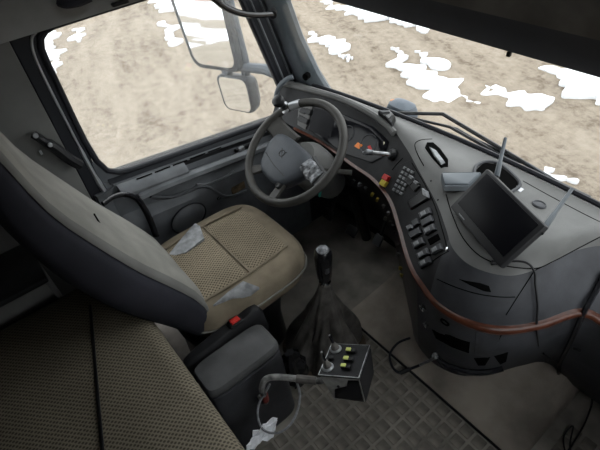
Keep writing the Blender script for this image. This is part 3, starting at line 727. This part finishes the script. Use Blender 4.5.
# hand lamp cable looping on the mat below the nose
q0 = LOW.cast(442, 352)[0]
fp = [q0+Vector((0, -.03, 0)), at(430, 360, z=.13), at(420, 365, z=.06), at(410, 369, z=.03), at(400, 373, z=.02), at(392, 366, z=.02), at(390, 354, z=.03), at(398, 343, z=.06), at(410, 338, z=.10)]
hc = empty('hand_cable', fp[0], 'grey looped lead lying on the floor below the dashboard nose', 'cable')
obj('lead', tube(B(), crom(fp, 6), [.006]*49, 6), 'seal', hc)
obj('lead_end', tube(B(), [fp[0], fp[1], fp[2]], [.006, .008, .006], 8), 'switchlit', hc)
obj('lead_plug', tube(B(), [fp[3], fp[4]], .010, 8), 'black', hc)

# ================================================================== STEERING WHEEL
WC = Vector((-.605, .67, .92)); tw = math.radians(34.5); rw = math.radians(-13)
e1 = Vector((1, 0, 0)); e2 = Vector((0, math.cos(tw), math.sin(tw))); en = Vector((0, -math.sin(tw), math.cos(tw)))
f1 = e1*math.cos(rw)+e2*math.sin(rw); f2 = -e1*math.sin(rw)+e2*math.cos(rw)
def wp(u, v, h=0): return WC+f1*u+f2*v+en*h
sw = empty('steering_wheel', WC, 'four spoke steering wheel with grey worn rim and airbag pad', 'steering wheel')
obj('rim', tube(B(), [wp(.229*math.cos(a), .229*math.sin(a)) for a in np.linspace(0, 2*math.pi, 64, endpoint=False)], .0175, 12, closed=True), 'rim', sw)
padp = [(-.13, .005), (-.02, .03), (.085, .03), (.102, -.01), (.095, -.065), (.058, -.135), (-.015, -.155), (-.085, -.15), (-.125, -.10), (-.15, -.04)]
pcx, pcy = -.025, -.06
padp = [(pcx+(u-pcx)*1.08, pcy+(v-pcy)*1.06) for u, v in padp]; padp = [tuple(q) for q in crom(padp, 3, True)]
bm = loft(B(), [[wp(pcx+(u-pcx)*s, pcy+(v-pcy)*s, h) for u, v in padp] for s, h in ((.96, -.06), (1.0, -.045), (1.0, -.02), (.94, -.008), (.8, -.002), (.4, .002))])
pad = obj('airbag_pad', bm, 'hub', sw, angle=50)
obj('pad_crease', tube(B(), [wp(-.115, -.095, -.001), wp(-.03, -.10, .0025), wp(.06, -.095, -.001)], .0015, 5), 'hubdark', pad)
# emblem: ring, arrow and slanted bar
em = wp(-.038, -.042, .002)
obj('emblem_ring', tube(B(), [em+f1*.014*math.cos(a)+f2*.014*math.sin(a) for a in np.linspace(0, 2*math.pi, 24, endpoint=False)], .0022, 6, closed=True), 'black', pad)
obj('emblem_bar', tube(B(), [em-f1*.020+f2*.014, em+f1*.020-f2*.014], .0018, 5), 'black', pad)
obj('emblem_arrow', tube(B(), [em+f1*.010+f2*.010, em+f1*.018+f2*.018], [.003, .0015], 5), 'black', pad)
for ang, wd in ((177, .045), (3, .040), (243, .022), (297, .022)):
    a = math.radians(ang); d = f1*math.cos(a)+f2*math.sin(a); s = en.cross(d)
    rings = []
    for r, k, h in ((.07, 1.25, -.035), (.12, 1.05, -.028), (.17, .9, -.016), (.205, 1.0, -.006), (.222, 1.25, -.002)):
        c = WC+d*r+en*h; w2 = wd*k
        rings.append([c-s*w2-en*.006, c-s*w2*.8+en*.006, c+s*w2*.8+en*.006, c+s*w2-en*.006, c+s*w2*.6-en*.012, c-s*w2*.6-en*.012])
    obj('spoke', loft(B(), rings), 'rim' if ang != 3 else 'hubdark', sw, angle=50)
p = wp(.0, 0, 0)
obj('spoke_screw', lathe(B(), wp(.068, -.14, -.016), en, [(.013, 0), (.013, .012), (.009, .015), (0, .013)], 14), 'black', sw)
# spoke keys wrapped in crinkled film
rnd = random.Random(4)
rings = []
for k, r in enumerate(np.linspace(.085, .185, 8)):
    c = wp(r*math.cos(math.radians(1)), r*math.sin(math.radians(1)), -.014)
    rings.append([c+f2*(.036+rnd.uniform(-.006, .006))*math.cos(t)+en*(.017+rnd.uniform(-.005, .005))*math.sin(t) for t in np.linspace(0, 2*math.pi, 10, endpoint=False)])
obj('film_wrap', loft(B(), rings), 'foil', sw, angle=5)
# spinner knob clamped on the rim
ka = math.radians(143+13); kc = wp(.232*math.cos(ka), .232*math.sin(ka), .012)
kn = obj('spinner_knob', lathe(B(), kc, en, [(.014, 0), (.013, .018), (.023, .032), (.028, .046), (.025, .060), (.012, .068), (0, .069)], 16), 'black', sw)
obj('knob_clamp', box(B(), kc-en*.008, (.05, .045, .014), .004, Matrix((f1, f2, en)).transposed()), 'worn', kn)
obj('rim_tape', tube(B(), [wp(.229*math.cos(a), .229*math.sin(a)) for a in np.linspace(ka-.32, ka-.10, 6)], .0185, 12), 'silver', sw)
# column shroud and stalks
cl = dash
rings = []
for h, a, b_ in ((-.05, .07, .07), (-.10, .095, .095), (-.16, .10, .10), (-.24, .09, .10), (-.36, .06, .07)):
    rings.append([WC+en*h+e1*a*math.cos(t)+e2*b_*math.sin(t) for t in np.linspace(0, 2*math.pi, 20, endpoint=False)])
obj('column_shroud', loft(B(), rings), 'dashtop', cl)
obj('column_shaft', tube(B(), [WC-en*.34, WC-en*.5+Vector((0, .05, 0)), (WC.x, 1.1, .12)], .03, 10), 'black', cl)
s0 = WC-en*.09+e1*.09
e_ = CAM+ray(352, 173)*((s0-CAM).dot(VD)-.02)
obj('stalk', tube(B(), [s0, s0+(e_-s0)*.55, e_], [.009, .010, .013], 8, flat=.7), 'rim', cl)
obj('stalk', tube(B(), [WC-en*.09-e1*.09, WC-en*.075-e1*.2+e2*.03, WC-en*.06-e1*.27+e2*.05], [.008, .009, .012], 8), 'black', cl)
k0 = at(320, 193, x=-.50)
kf = obj('key_fob', box(B(), k0, (.012, .008, .05), .003, Matrix.Rotation(.3, 3, 'Y')), 'teal'); tag(kf, 'small teal key fob dangling below the wheel', 'key fob')
# wooden strip and grey light console are on the dash; pedals below
for i, (px, py, ww) in enumerate(((378, 240, .05), (352, 232, .07), (330, 232, .07))):
    p = at(px, py, y=1.02); p.z = max(p.z, .2)
    pe = empty('pedal', (p.x, 1.1, 0), ('paler accelerator pedal under the dash next to the nose', 'middle brake pedal in the dark footwell', 'clutch pedal deepest in the dark footwell')[i], 'pedal', 'pedals in the footwell')
    obj('pedal_plate', box(B(), p, (ww, .015, .06), .004, Matrix.Rotation(-.6, 3, 'X')), 'switch' if i == 0 else 'black', pe)  # accelerator plate coloured paler to stand in for its faint glint
    obj('pedal_arm', tube(B(), [p+Vector((0, .01, 0)), p+Vector((0, .07, .12))], .010, 6), 'black', pe)

# ================================================================== DRIVER SEAT
SX = -.62
seat = empty('driver_seat', (SX, .2, 0), 'grey and beige driver seat with reclined backrest', 'seat')
obj('base', loft(B(), [superring(SX, .2, a, b_, z, 24, 5) for a, b_, z in ((.17, .22, 0), (.175, .225, .02), (.165, .22, .2), (.18, .24, .34), (.22, .26, .44), (.22, .25, .47))]), 'black', seat)
obj('cushion', loft(B(), [superring(SX+.005, .255+dy, a, b_, z, 40, 4.2) for a, b_, z, dy in ((.235, .26, .455, 0), (.262, .285, .475, 0), (.272, .298, .53, 0), (.268, .294, .58, 0), (.25, .276, .606, 0), (.21, .235, .618, 0), (.10, .11, .618, 0))]), 'bolster', seat, angle=70)
# woven panels: wide centre panel behind a cross seam, and a thigh panel in front of it
def pan(y0, y1, a0, a1, name, m, h0=.616, c=.012):
    g = []
    for v in np.linspace(0, 1, 9):
        y = y0+(y1-y0)*v; a = a0+(a1-a0)*v; row = []
        for u in np.linspace(-1, 1, 13):
            e = (1-u**6)*(1-abs(2*v-1)**8)
            row.append((SX+a*u, y+.012*(1-u*u)*(v-.0)*0, h0+c*e))
        g.append(row)
    return obj(name, sheet(B(), g, .01), m, seat, angle=80)
pan(-.02, .268, .175, .185, 'rear_fabric_panel', 'fabric')
pan(.274, .475, .186, .170, 'front_fabric_panel', 'fabric')
obj('cross_seam', tube(B(), [(SX+u, .271, .622) for u in np.linspace(-.185, .185, 8)], .003, 6), 'bolster', seat)
for s in (-1, 1):
    obj('panel_piping', tube(B(), crom([(SX+s*.178, -.02, .623), (SX+s*.189, .25, .624), (SX+s*.174, .47, .623)], 5), .004, 6), 'bolster', seat)
obj('edge_piping', tube(B(), [(q[0], q[1], .532) for q in superring(SX+.005, .255, .275, .301, 0, 48, 4.2)], .004, 6, closed=True), 'seatgrey', seat)
# backrest: rings across the height; front profile and depth follow the recline
prf_f = [(.55, .07), (.70, .055), (.85, -.01), (.97, -.075), (1.12, -.145), (1.28, -.215), (1.42, -.245), (1.52, -.265), (1.58, -.29)]
prf_b = [(.50, -.045), (.64, -.125), (.785, -.212), (.92, -.27), (1.06, -.315), (1.22, -.345), (1.36, -.36), (1.48, -.365), (1.56, -.345)]
def backring(i, inset=0):
    zf, yf = prf_f[i]; zb, yb = prf_b[i]; a = (.235, .25, .255, .258, .255, .245, .225, .19, .14)[i]
    c = Vector((SX, (yf+yb)/2, (zf+zb)/2)); d = Vector((0, (yf-yb)/2, (zf-zb)/2)); out = []
    for k in range(40):
        t = 2*math.pi*k/40; cs_, sn_ = math.cos(t), math.sin(t); e = 3.0
        u = math.copysign(abs(cs_)**(2/e), cs_); v = math.copysign(abs(sn_)**(2/e), sn_)
        q = c+Vector((a*u, 0, 0))+d*v
        if v > 0: q += d.normalized()*(.022*abs(u)**2-.012)*1.0
        out.append(tuple(q))
    return out
rb = [backring(i) for i in range(9)]
rs = [[Vector(p) for p in ring] for ring in zip(*[crom([r[k] for r in rb], 4) for k in range(40)])]
obj('backrest', loft(B(), rs), 'seatdark', seat, angle=80)
# cloth facing on the front of the backrest: bolsters mid grey, centre lighter
def facing(name, u0, u1, z0, z1, m, lift, n=13):
    g = []
    for t in np.linspace(z0, z1, 18):
        row = []
        k = t*(len(rs)-1); i = min(int(k), len(rs)-2); f_ = k-i
        ring = [rs[i][j]*(1-f_)+rs[i+1][j]*f_ for j in range(40)]
        front = [ring[j] for j in range(0, 21)]      # u from +1 to -1 over the front half
        ctr_ = sum(ring, Vector())/40
        for u in np.linspace(u0, u1, n):
            q = (1-u)/2*20; j = min(int(q), 19); h = q-j
            p_ = front[j]*(1-h)+front[j+1]*h
            o_ = Vector((0, p_.y-ctr_.y, p_.z-ctr_.z)); o_ = o_.normalized() if o_.length > 1e-4 else Vector((0, 1, 0))
            e = (1-abs((2*u-u0-u1)/(u1-u0))**8)
            row.append(p_+o_*(lift*e+.001)+Vector((.004*(1 if u > .8 else -1 if u < -.8 else 0), 0, 0)))
        g.append(row)
    return obj(name, sheet(B(), g, .004), m, seat, angle=80)
facing('bolster_facing', .50, .68, .04, .97, 'seatmid', .006)  # cut short: dark backrest cloth beyond it stands in for this bolster's shading
facing('bolster_facing', -.93, -.50, .04, .97, 'seatmid', .006)
facing('centre_facing', -.50, .50, .04, .97, 'seatgrey', .010)
# stitched tag on the backrest
tg0 = at(93, 215, x=-.53); tg1 = at(101.5, 229, x=-.53)
obj('stitched_tag', tube(B(), [tg0+Vector((0, .004, .002)), tg1+Vector((0, .004, .002))], .0028, 5), 'void', seat)
# grey vinyl gussets at the rear corners of the cushion
def gusset(px, zs, name='vinyl_gusset'):
    pts = [at(x, y, z=z) for (x, y), z in zip(px, zs)]
    ctr_ = sum(pts, Vector())/len(pts)
    bm = loft(B(), [[p-Vector((0, 0, .012)) for p in pts], pts, [ctr_+(p-ctr_)*.55+Vector((0, 0, .003)) for p in pts]])
    obj(name, bm, 'vinyl', seat, angle=60)
gusset([(166, 258), (180, 240), (195, 223), (200, 226), (204, 238), (186, 252)], (.622, .634, .642, .642, .640, .634))
gusset([(213, 305), (228, 292), (243, 281), (259, 287), (250, 294), (232, 299)], (.622, .634, .642, .638, .618, .610))
# left armrest hoop
hp = [at(103, 204, x=-.93), at(113, 197, x=-.945), at(124, 194.5, x=-.95), at(136, 198, x=-.95), at(144, 208, x=-.95), at(151, 222, x=-.945), at(156, 236, x=-.94)]
obj('armrest', tube(B(), crom(hp, 5), [.015]*31, 10, flat=.7), 'gloss', seat)
# side trim carrying the buckle
bm = loft(B(), [superring(SX+.288, .06, a, b_, z, 24, 4) for a, b_, z in ((.026, .17, .36), (.032, .18, .40), (.032, .18, .50), (.028, .17, .53), (.018, .15, .542))])
bmesh.ops.rotate(bm, cent=(SX+.288, .06, .45), matrix=Matrix.Rotation(.12, 3, 'X'), verts=bm.verts)
obj('side_trim', bm, 'face', seat)
bk = empty('seat_belt_buckle', (-.355, .13, .50), 'black belt buckle with red release button beside the driver seat', 'buckle')
c = at(234.5, 320, z=.56)
obj('housing', box(B(), (c.x, c.y, .535), (.040, .062, .04), .008), 'black', bk)
obj('release_button', box(B(), (c.x, c.y, .556), (.024, .038, .014), .003), 'red', bk)

# ================================================================== BUNK
bunk = empty('bunk', (.1, -.6, 0), 'beige perforated bunk mattress behind the driver seat', 'bed')
rings = []
for dz, ins in ((-.16, .03), (-.13, .005), (-.06, 0), (-.03, .008), (-.01, .022), (0, .05)):
    rings.append([(x, y, .755+dz) for x, y, _ in [(q[0], q[1], 0) for q in superring(.135, -.56, .875-ins, .425-ins, 0, 64, 9)]])
rings.append([(x, y, .762) for x, y, _ in superring(.135, -.56, .5, .2, 0, 64, 9)])
obj('mattress', loft(B(), rings), 'mattress', bunk, angle=70)
obj('bunk_box', bb(-.70, .98, -.98, -.17, .0, .595, .01), 'black', bunk)
sp0 = at(90, 306, z=.755); sp1 = at(97, 390, z=.762); sp2 = at(104, 470, z=.762)
obj('strap', tube(B(), crom([sp0, sp1, sp2], 6), .009, 8, flat=.5), 'black', bunk)
# low shadowy locker in the corner behind the seat
lk = empty('side_locker', (-.88, -.65, 0), 'dark locker in the corner between bunk and side wall', 'locker')
obj('locker_body', bb(-1.015, -.76, -.98, -.36, 0, .80, .012), 'side', lk)
obj('locker_lid', bb(-1.015, -.755, -.98, -.35, .80, .825, .008), 'face', lk)

# ================================================================== CONSOLE BOX beside the seat
cb = empty('console_box', (-.23, .04, 0), 'dark grey storage box with padded lid between the seats', 'storage box')
bm = loft(B(), [superring(-.215, .04, a, b_, z, 28, 6) for a, b_, z in ((.076, .16, .0), (.078, .165, .02), (.076, .155, .44), (.072, .150, .475))])
obj('body', bm, 'dash', cb)
bm = loft(B(), [superring(-.222, .04, a, b_, z, 28, 6) for a, b_, z in ((.070, .150, .478), (.074, .155, .485), (.074, .155, .508), (.068, .148, .52), (.045, .12, .524))])
obj('lid', bm, mat('grey padded vinyl', (.082, .082, .084), .6, .2, 10, .4, 300), cb)

# ================================================================== GEAR LEVER
GX, GY = -.30, .50
gl_ = empty('gear_lever', (GX, GY, 0), 'gear lever with chrome capped knob and pleated leather gaiter', 'gear lever')
kx, ky, kz = -.282, .525, .69
rings = []
for i, t in enumerate(np.linspace(0, 1, 14)):
    z = .01+.47*t; r = .150*(1-t)**1.25+.024; cx = GX+(kx-GX)*t; cy = GY+(ky-GY)*t
    amp = .55*math.sin(math.pi*min(1, t*1.1+.12)); ring = []
    for a in np.linspace(0, 2*math.pi, 72, endpoint=False):
        w_ = abs(math.sin(3.5*a+1.6*t+.4))**.7*.8+.45*abs(math.sin(5.5*a-2.3*t)) - .55
        ring.append((cx+r*(1+amp*w_)*math.cos(a)*.95, cy+r*(1+amp*w_)*math.sin(a)*1.05, z+.012*w_))
    rings.append(ring)
obj('gaiter', loft(B(), rings), 'boot', gl_, angle=80)
obj('gaiter_frame', loft(B(), [superring(GX, GY, a, b_, z, 24, 4) for a, b_, z in ((.165, .18, .0), (.165, .18, .014), (.155, .17, .02))]), mat('brown dusty frame', (.075, .055, .04), .7, .3, 12), gl_)
kb = Vector((kx, ky, .50))
obj('collar', lathe(B(), kb-Vector((0, 0, .03)), (0, 0, 1), [(.024, 0), (.026, .02), (.020, .03), (.020, .04)]), 'chrome', gl_)
obj('knob', lathe(B(), kb, (.02, 0, 1), [(.022, 0), (.030, .02), (.033, .06), (.036, .11), (.037, .15), (.034, .17), (.026, .182), (0, .185)], 24), 'gloss', gl_)
obj('knob_cap', lathe(B(), kb+Vector((.003, 0, .180)), (.02, 0, 1), [(.026, 0), (.024, .006), (.016, .010), (0, .011)], 18), 'foil', gl_)
obj('range_switch', box(B(), kb+Vector((.033, -.01, .09)), (.012, .018, .03), .003), 'switch', gl_)

# ================================================================== CONTROL BOX ON A BENT PIPE
pz = .55
dd = VR*.034-VU*.105+VD*.050; hd = dd.length; NP = -dd.normalized()      # the box leans: its depth runs down and to the front
pc = at(345, 361, z=pz)
def on_plate(px, py, h=.004):
    d = ray(px, py); return CAM+d*((pc+NP*h-CAM).dot(NP)/d.dot(NP))
c0, c1, c2, c3 = [on_plate(x, y, 0) for x, y in ((319.5, 376), (358.5, 377.5), (370, 346.5), (331.5, 343.5))]   # near-left, near-right, far-right, far-left
ctr_ = (c0+c1+c2+c3)/4; ex = ((c1-c0)+(c2-c3)).normalized(); ey = NP.cross(ex)
cbx = empty('control_box', ctr_+dd, 'grey metal joystick control box on a bent pipe above the floor', 'control box')
hx = ((c1-c0).length+(c2-c3).length)/4; hy = ((c3-c0).length+(c2-c1).length)/4
print('box', hx*2, hy*2, hd, ctr_)
def cp(u, v, h=0): return ctr_+ex*u*hx+ey*v*hy+NP*h
def rect(s, t, h): return [cp(-s, -t, h), cp(s, -t, h), cp(s, t, h), cp(-s, t, h)]
obj('housing', loft(B(), [[cp(-.72, -.86, -hd), cp(.86, -.86, -hd), cp(.86, .8, -hd*.92), cp(-.72, .8, -hd*.92)], rect(.97, .97, -.004)]), 'alu', cbx, angle=20)
obj('side_cover', prism(B(), [cp(1.0, -.95, -.01), cp(1.0, .95, -.01), cp(.89, .8, -hd*.92), cp(.89, -.84, -hd)], ex*.002), 'bezel', cbx)
fpn = -ey
obj('black_sticker', prism(B(), [cp(.95, -.975, -.012), cp(.83, -.88, -hd+.003), cp(-.62, -.885, -hd+.008), cp(-.45, -.915, -.068), cp(.25, -.945, -.045), cp(.42, -.97, -.015)], -ey*.0025), 'gloss', cbx)
obj('front_bolt', lathe(B(), cp(-.2, -.93, -.05), -ey, [(.005, -.004), (.005, .004), (0, .005)], 10), 'black', cbx)
obj('faceplate', loft(B(), [rect(1.02, 1.02, -.004), rect(1.02, 1.02, .002), rect(.98, .98, .004)]), 'face', cbx, angle=20)
for a, b_ in (((-1, -1), (1, -1)), ((1, -1), (1, 1)), ((1, 1), (-1, 1)), ((-1, 1), (-1, -1))):
    obj('plate_edge', tube(B(), [cp(*a, .002), cp(*b_, .002)], .0022, 5), 'worn', cbx)
for u, v in ((-.9, -.88), (.9, -.88), (.9, .9), (-.9, .9)):
    obj('screw', lathe(B(), cp(u, v, .003), NP, [(.004, 0), (.004, .002), (0, .003)], 10), 'black', cbx)
for (bx, by), (tx, ty) in (((328, 367.5), (321.5, 352)), ((336, 349.5), (329.5, 335))):
    p_ = on_plate(bx, by); tip = CAM+ray(tx, ty)*((p_-CAM).dot(VD)-.03)
    js = obj('joystick_ring', lathe(B(), p_-NP*.002, NP, [(.021, 0), (.021, .006), (.017, .010), (.013, .010), (.012, .004)], 20), 'silver', cbx)
    d = tip-p_
    obj('joystick_boot', lathe(B(), p_, d, [(.016, .0), (.015, .012), (.011, .022), (.008, .030), (.006, .034)], 14), 'boot', js)
    obj('joystick_stick', tube(B(), [p_+d*.4, p_+d*.8, tip], [.0055, .005, .0042], 8), 'gloss', js)
p_ = on_plate(331.5, 359.5); obj('round_knob', lathe(B(), p_, NP, [(.009, 0), (.009, .012), (.006, .014), (0, .014)], 12), 'black', cbx)
for px, py in ((351.5, 352.5), (349, 361), (346.5, 368.5)):
    p_ = on_plate(px, py)
    s_ = obj('paddle_switch', box(B(), p_+NP*.006, (.034, .016, .014), .003, Matrix((ex, ey, NP)).transposed()), 'black', cbx)
    obj('lit_cap', box(B(), p_-ex*.008+NP*.015, (.018, .014, .006), .002, Matrix((ex, ey, NP)).transposed()), 'yelgreen', s_)
# bent pipe carrying the box; fixed to the storage box
z1 = .50
e0 = at(318, 381, z=z1); e1_ = at(300, 379, z=z1); e2_ = at(278, 377, z=z1-.005); e3 = at(266, 379, z=z1-.005); e4 = at(262, 388, z=z1-.04); e5 = Vector((e4.x, e4.y, .40)); e6 = Vector((e4.x-.01, e4.y, .34)); e7 = Vector((-.155, e4.y, .32))
pipe = obj('pipe_arm', tube(B(), crom([cp(-.6, -.5, -.05), e0, e1_, e2_, e3, e4, e5, e6, e7], 5), .0115, 10), 'tape', cbx)
obj('pipe_sleeve', tube(B(), [e0+(e1_-e0)*.1, e1_, e1_+(e2_-e1_)*.15], .015, 10), 'boot', pipe)
obj('red_connector', tube(B(), [e5+Vector((0, 0, .012)), e5-Vector((0, 0, .03))], .014, 10), mat('dull red tape', (.16, .03, .025), .5, .3, 40), pipe)
lp_ = [at(x, y, z=z) for x, y, z in ((296, 380, .48), (300, 395, .45), (297, 412, .42), (289, 426, .40), (277, 433, .39), (264, 430, .38), (258, 418, .38), (259, 404, .40), (265, 393, .43), (270, 384, .47))]
obj('cable_loop', tube(B(), crom(lp_, 6), .0042, 8), 'switchlit', cbx)
# crumpled white sheet tucked beside the bunk
rnd = random.Random(11); cor = [at(243, 455, z=.34), at(274, 436, z=.32), at(277, 416, z=.35), at(254, 432, z=.40)]
g = []
for v in np.linspace(0, 1, 9):
    row = []
    for u in np.linspace(0, 1, 9):
        p_ = (cor[0]*(1-u)+cor[1]*u)*(1-v)+(cor[3]*(1-u)+cor[2]*u)*v
        row.append(p_+Vector((rnd.uniform(-.004, .004), rnd.uniform(-.004, .004), rnd.uniform(-.012, .012))))
    g.append(row)
ws_ = obj('plastic_bag', sheet(B(), g, .003), 'white', angle=12); tag(ws_, 'crumpled white plastic bag tucked beside the bunk edge', 'bag')

# crumpled black bag jammed between the box and the gaiter
rnd = random.Random(5); rings = []
for t in np.linspace(0, 1, 9):
    ring = []
    for a in np.linspace(0, 2*math.pi, 18, endpoint=False):
        r = (.062*math.sin(math.pi*(.12+.80*t))+.01)*(1+rnd.uniform(-.28, .28))
        ring.append((-.225+.62*r*math.cos(a)+.01*t, .275+.85*r*math.sin(a)-.02*t, .012+.30*t+rnd.uniform(-.012, .012)*(0 < t < 1)))
    rings.append(ring)
bg_ = obj('black_bag', loft(B(), rings), mat('crinkled black film', (.02, .02, .022), .25, bump=.6, bscale=60), angle=8); tag(bg_, 'crumpled black plastic bag between the storage box and gear gaiter', 'bag')

# ================================================================== SIDE MIRROR
mir = empty('side_mirror', (-1.2, .93, .95), 'tall driver side mirror with a smaller wide angle mirror below', 'mirror')
mr = Vector((-1.365, .89, 1.0)); mn = Vector((.40, -.90, .13)).normalized(); mu = Vector((-.915, -.405, 0)).normalized(); mv = mn.cross(mu); mv = mv if mv.z > 0 else -mv
def mp_(u, v, h=0): return mr+mu*(u-.015+.15*v+.35*u*v)+mv*v-mn*h
def rr(w0, w1, h0, h1, r, n=6):
    out = []
    for cx, cy, a0 in ((w1-r, h1-r, 0), (w0+r, h1-r, 90), (w0+r, h0+r, 180), (w1-r, h0+r, 270)):
        for k in range(n): a = math.radians(a0+90*k/(n-1)); out.append((cx+r*math.cos(a), cy+r*math.sin(a)))
    return out
def mirror_unit(w0, w1, h0, h1, r, name, depth=.11):
    o = rr(w0, w1, h0, h1, r); cx, cy = (w0+w1)/2, (h0+h1)/2
    bm = loft(B(), [[mp_(cx+(u-cx)*s, cy+(v-cy)*s, h) for u, v in o] for s, h in ((.93, -.004), (1.0, .0), (1.02, .02), (.98, depth*.6), (.8, depth), (.4, depth*1.1))])
    hs = obj(name, bm, 'mirrorhouse', mir, angle=60)
    obj('mirror_glass', loft(B(), [[mp_(cx+(u-cx)*.85, cy+(v-cy)*.92, h) for u, v in o] for h in (-.001, -.006)]), 'mirror', hs)
mirror_unit(-.015, .295, -.045, .48, .055, 'main_housing')
mirror_unit(-.05, .165, -.26, -.07, .04, 'wide_angle_housing')
obj('neck', tube(B(), [mp_(.10, -.015, .03), mp_(.10, -.07, .03)], .03, 10), 'mirrorarm', mir)
obj('arm', tube(B(), [mp_(.02, -.03, .05), Vector((-1.25, 1.0, .965)), Vector((-1.09, 1.06, .93))], [.025, .028, .032], 10), 'mirrorarm', mir)
obj('arm', tube(B(), [mp_(.005, .45, .06), mp_(-.01, .0, .06), mp_(.02, -.2, .06)], [.022, .026, .022], 10), 'mirrorarm', mir)

# ================================================================== SMALL CAB FITTINGS
# grab handle hanging at the top of the pillar
gh_ = [at(212, -3, x=-.90), at(225, 7, x=-.90), at(240, 13, x=-.90), at(256, 15, x=-.90), at(273, 14, x=-.92)]
gb = empty('grab_handle', gh_[-1], 'curved black grab handle at the top of the windscreen pillar', 'handle')
obj('grip', tube(B(), crom(gh_, 6), .012, 10), 'gloss', gb)
obj('end_bolt', lathe(B(), gh_[-1], (-.6, .5, 0), [(.016, -.01), (.016, .02), (.010, .05), (0, .05)], 12), 'black', gb)
# tweeter opening in the pillar foot
p_ = at(305.5, 77, y=.99); tw_ = obj('tweeter', lathe(B(), p_, (.5, -.8, .2), [(.016, -.03), (.016, .0), (.012, .004), (.008, -.002), (0, -.002)], 14), 'void')
tag(tw_, 'small dark tweeter opening in the pillar foot', 'speaker')
# grey hose curling from the pillar to the wheel
hz = [at(x, y, y=yy) for x, y, yy in ((293, 77, .95), (287, 79, .93), (279, 87, .90), (276, 97, .88), (277, 106, .86))]
hs_ = obj('hose', tube(B(), crom(hz, 6), .011, 8), 'pillar'); tag(hs_, 'short grey hose bent round the pillar foot above the wheel', 'hose')
# belt anchor on the rear side wall
ba = empty('belt_anchor', (-1.01, -.1, 1.1), 'black seat belt guide on the panel behind the door', 'belt guide')
obj('guide_body', tube(B(), crom([at(33, 134, x=-1.005), at(42, 140, x=-.995), at(55, 148, x=-.995), at(68, 158, x=-.995), at(80, 165, x=-1.0)], 4), [.014]*6+[.02]*11, 8), 'black', ba)
obj('guide_bolt', lathe(B(), at(49.5, 144, x=-.985), (1, 0, 0), [(.008, 0), (.008, .012), (0, .014)], 10), 'silver', ba)
obj('guide_bolt', lathe(B(), at(35, 135, x=-.99), (1, 0, 0), [(.009, 0), (.009, .01), (0, .012)], 10), 'switchlit', ba)
obj('guide_clip', box(B(), at(41, 152.5, x=-1.012), (.006, .008, .016), .001), 'silver', ba)
# dark lamp recess and coat hook on the roof side lining
rl = obj('roof_handle', tube(B(), crom([at(59, 2, x=-.97), at(66, 4, x=-.955), at(78, 2, x=-.955), at(90, -3, x=-.95)], 4), .014, 8), 'seatdark'); tag(rl, 'dark roof handle above the driver window', 'handle')
rl = obj('sunblind_hook', box(B(), at(120, 3, x=-.99), (.02, .06, .012), .004), 'black'); tag(rl, 'small black hook at the top edge of the driver window', 'hook')

# ================================================================== WIPERS outside
def wiper(arm, blade, label):
    we = empty('wiper', at(*arm[0], y=1.18), label, 'wiper', 'windscreen wipers')
    def P_(q, yy): return at(q[0], q[1], y=yy)
    obj('arm', tube(B(), [P_(q, 1.19) for q in arm], .008, 6), 'black', we)
    obj('blade', tube(B(), [P_(q, 1.17) for q in blade], .006, 6), 'black', we)
    a, b_ = P_(blade[0], 1.17), P_(blade[-1], 1.17)
    obj('blade_frame', tube(B(), [a+(b_-a)*.15+Vector((0, .01, .004)), a+(b_-a)*.5+Vector((0, .018, .022)), a+(b_-a)*.85+Vector((0, .01, .004))], .005, 6), 'mirrorhouse', we)
wiper([(398, 113), (443, 114), (505, 151), (520, 160)], [(412, 118), (450, 127), (500, 155)], 'black wiper resting at the centre of the windscreen base')
wiper([(470, 138), (520, 160), (560, 184), (590, 198)], [(480, 150), (530, 172), (575, 196)], 'black wiper resting at the right of the windscreen base')
# marker lamp on the outer corner of the cab front
p_ = at(402, 107, y=1.33)
ml = empty('marker_lamp', p_, 'orange marker lamp on a grey pod outside the windscreen', 'lamp')
obj('pod', loft(B(), [superring(p_.x, p_.y, a, b_, p_.z+z, 24, 3) for a, b_, z in ((.075, .05, -.10), (.08, .055, -.02), (.065, .045, .015), (.03, .02, .03))]), 'mirrorarm', ml)
q_ = at(394, 101, y=1.33)
obj('lens', lathe(B(), q_-Vector((0, 0, .01)), (0, .2, 1), [(.022, 0), (.02, .012), (0, .018)], 16), mat('dull orange lens', (.35, .13, .04), .4), ml)
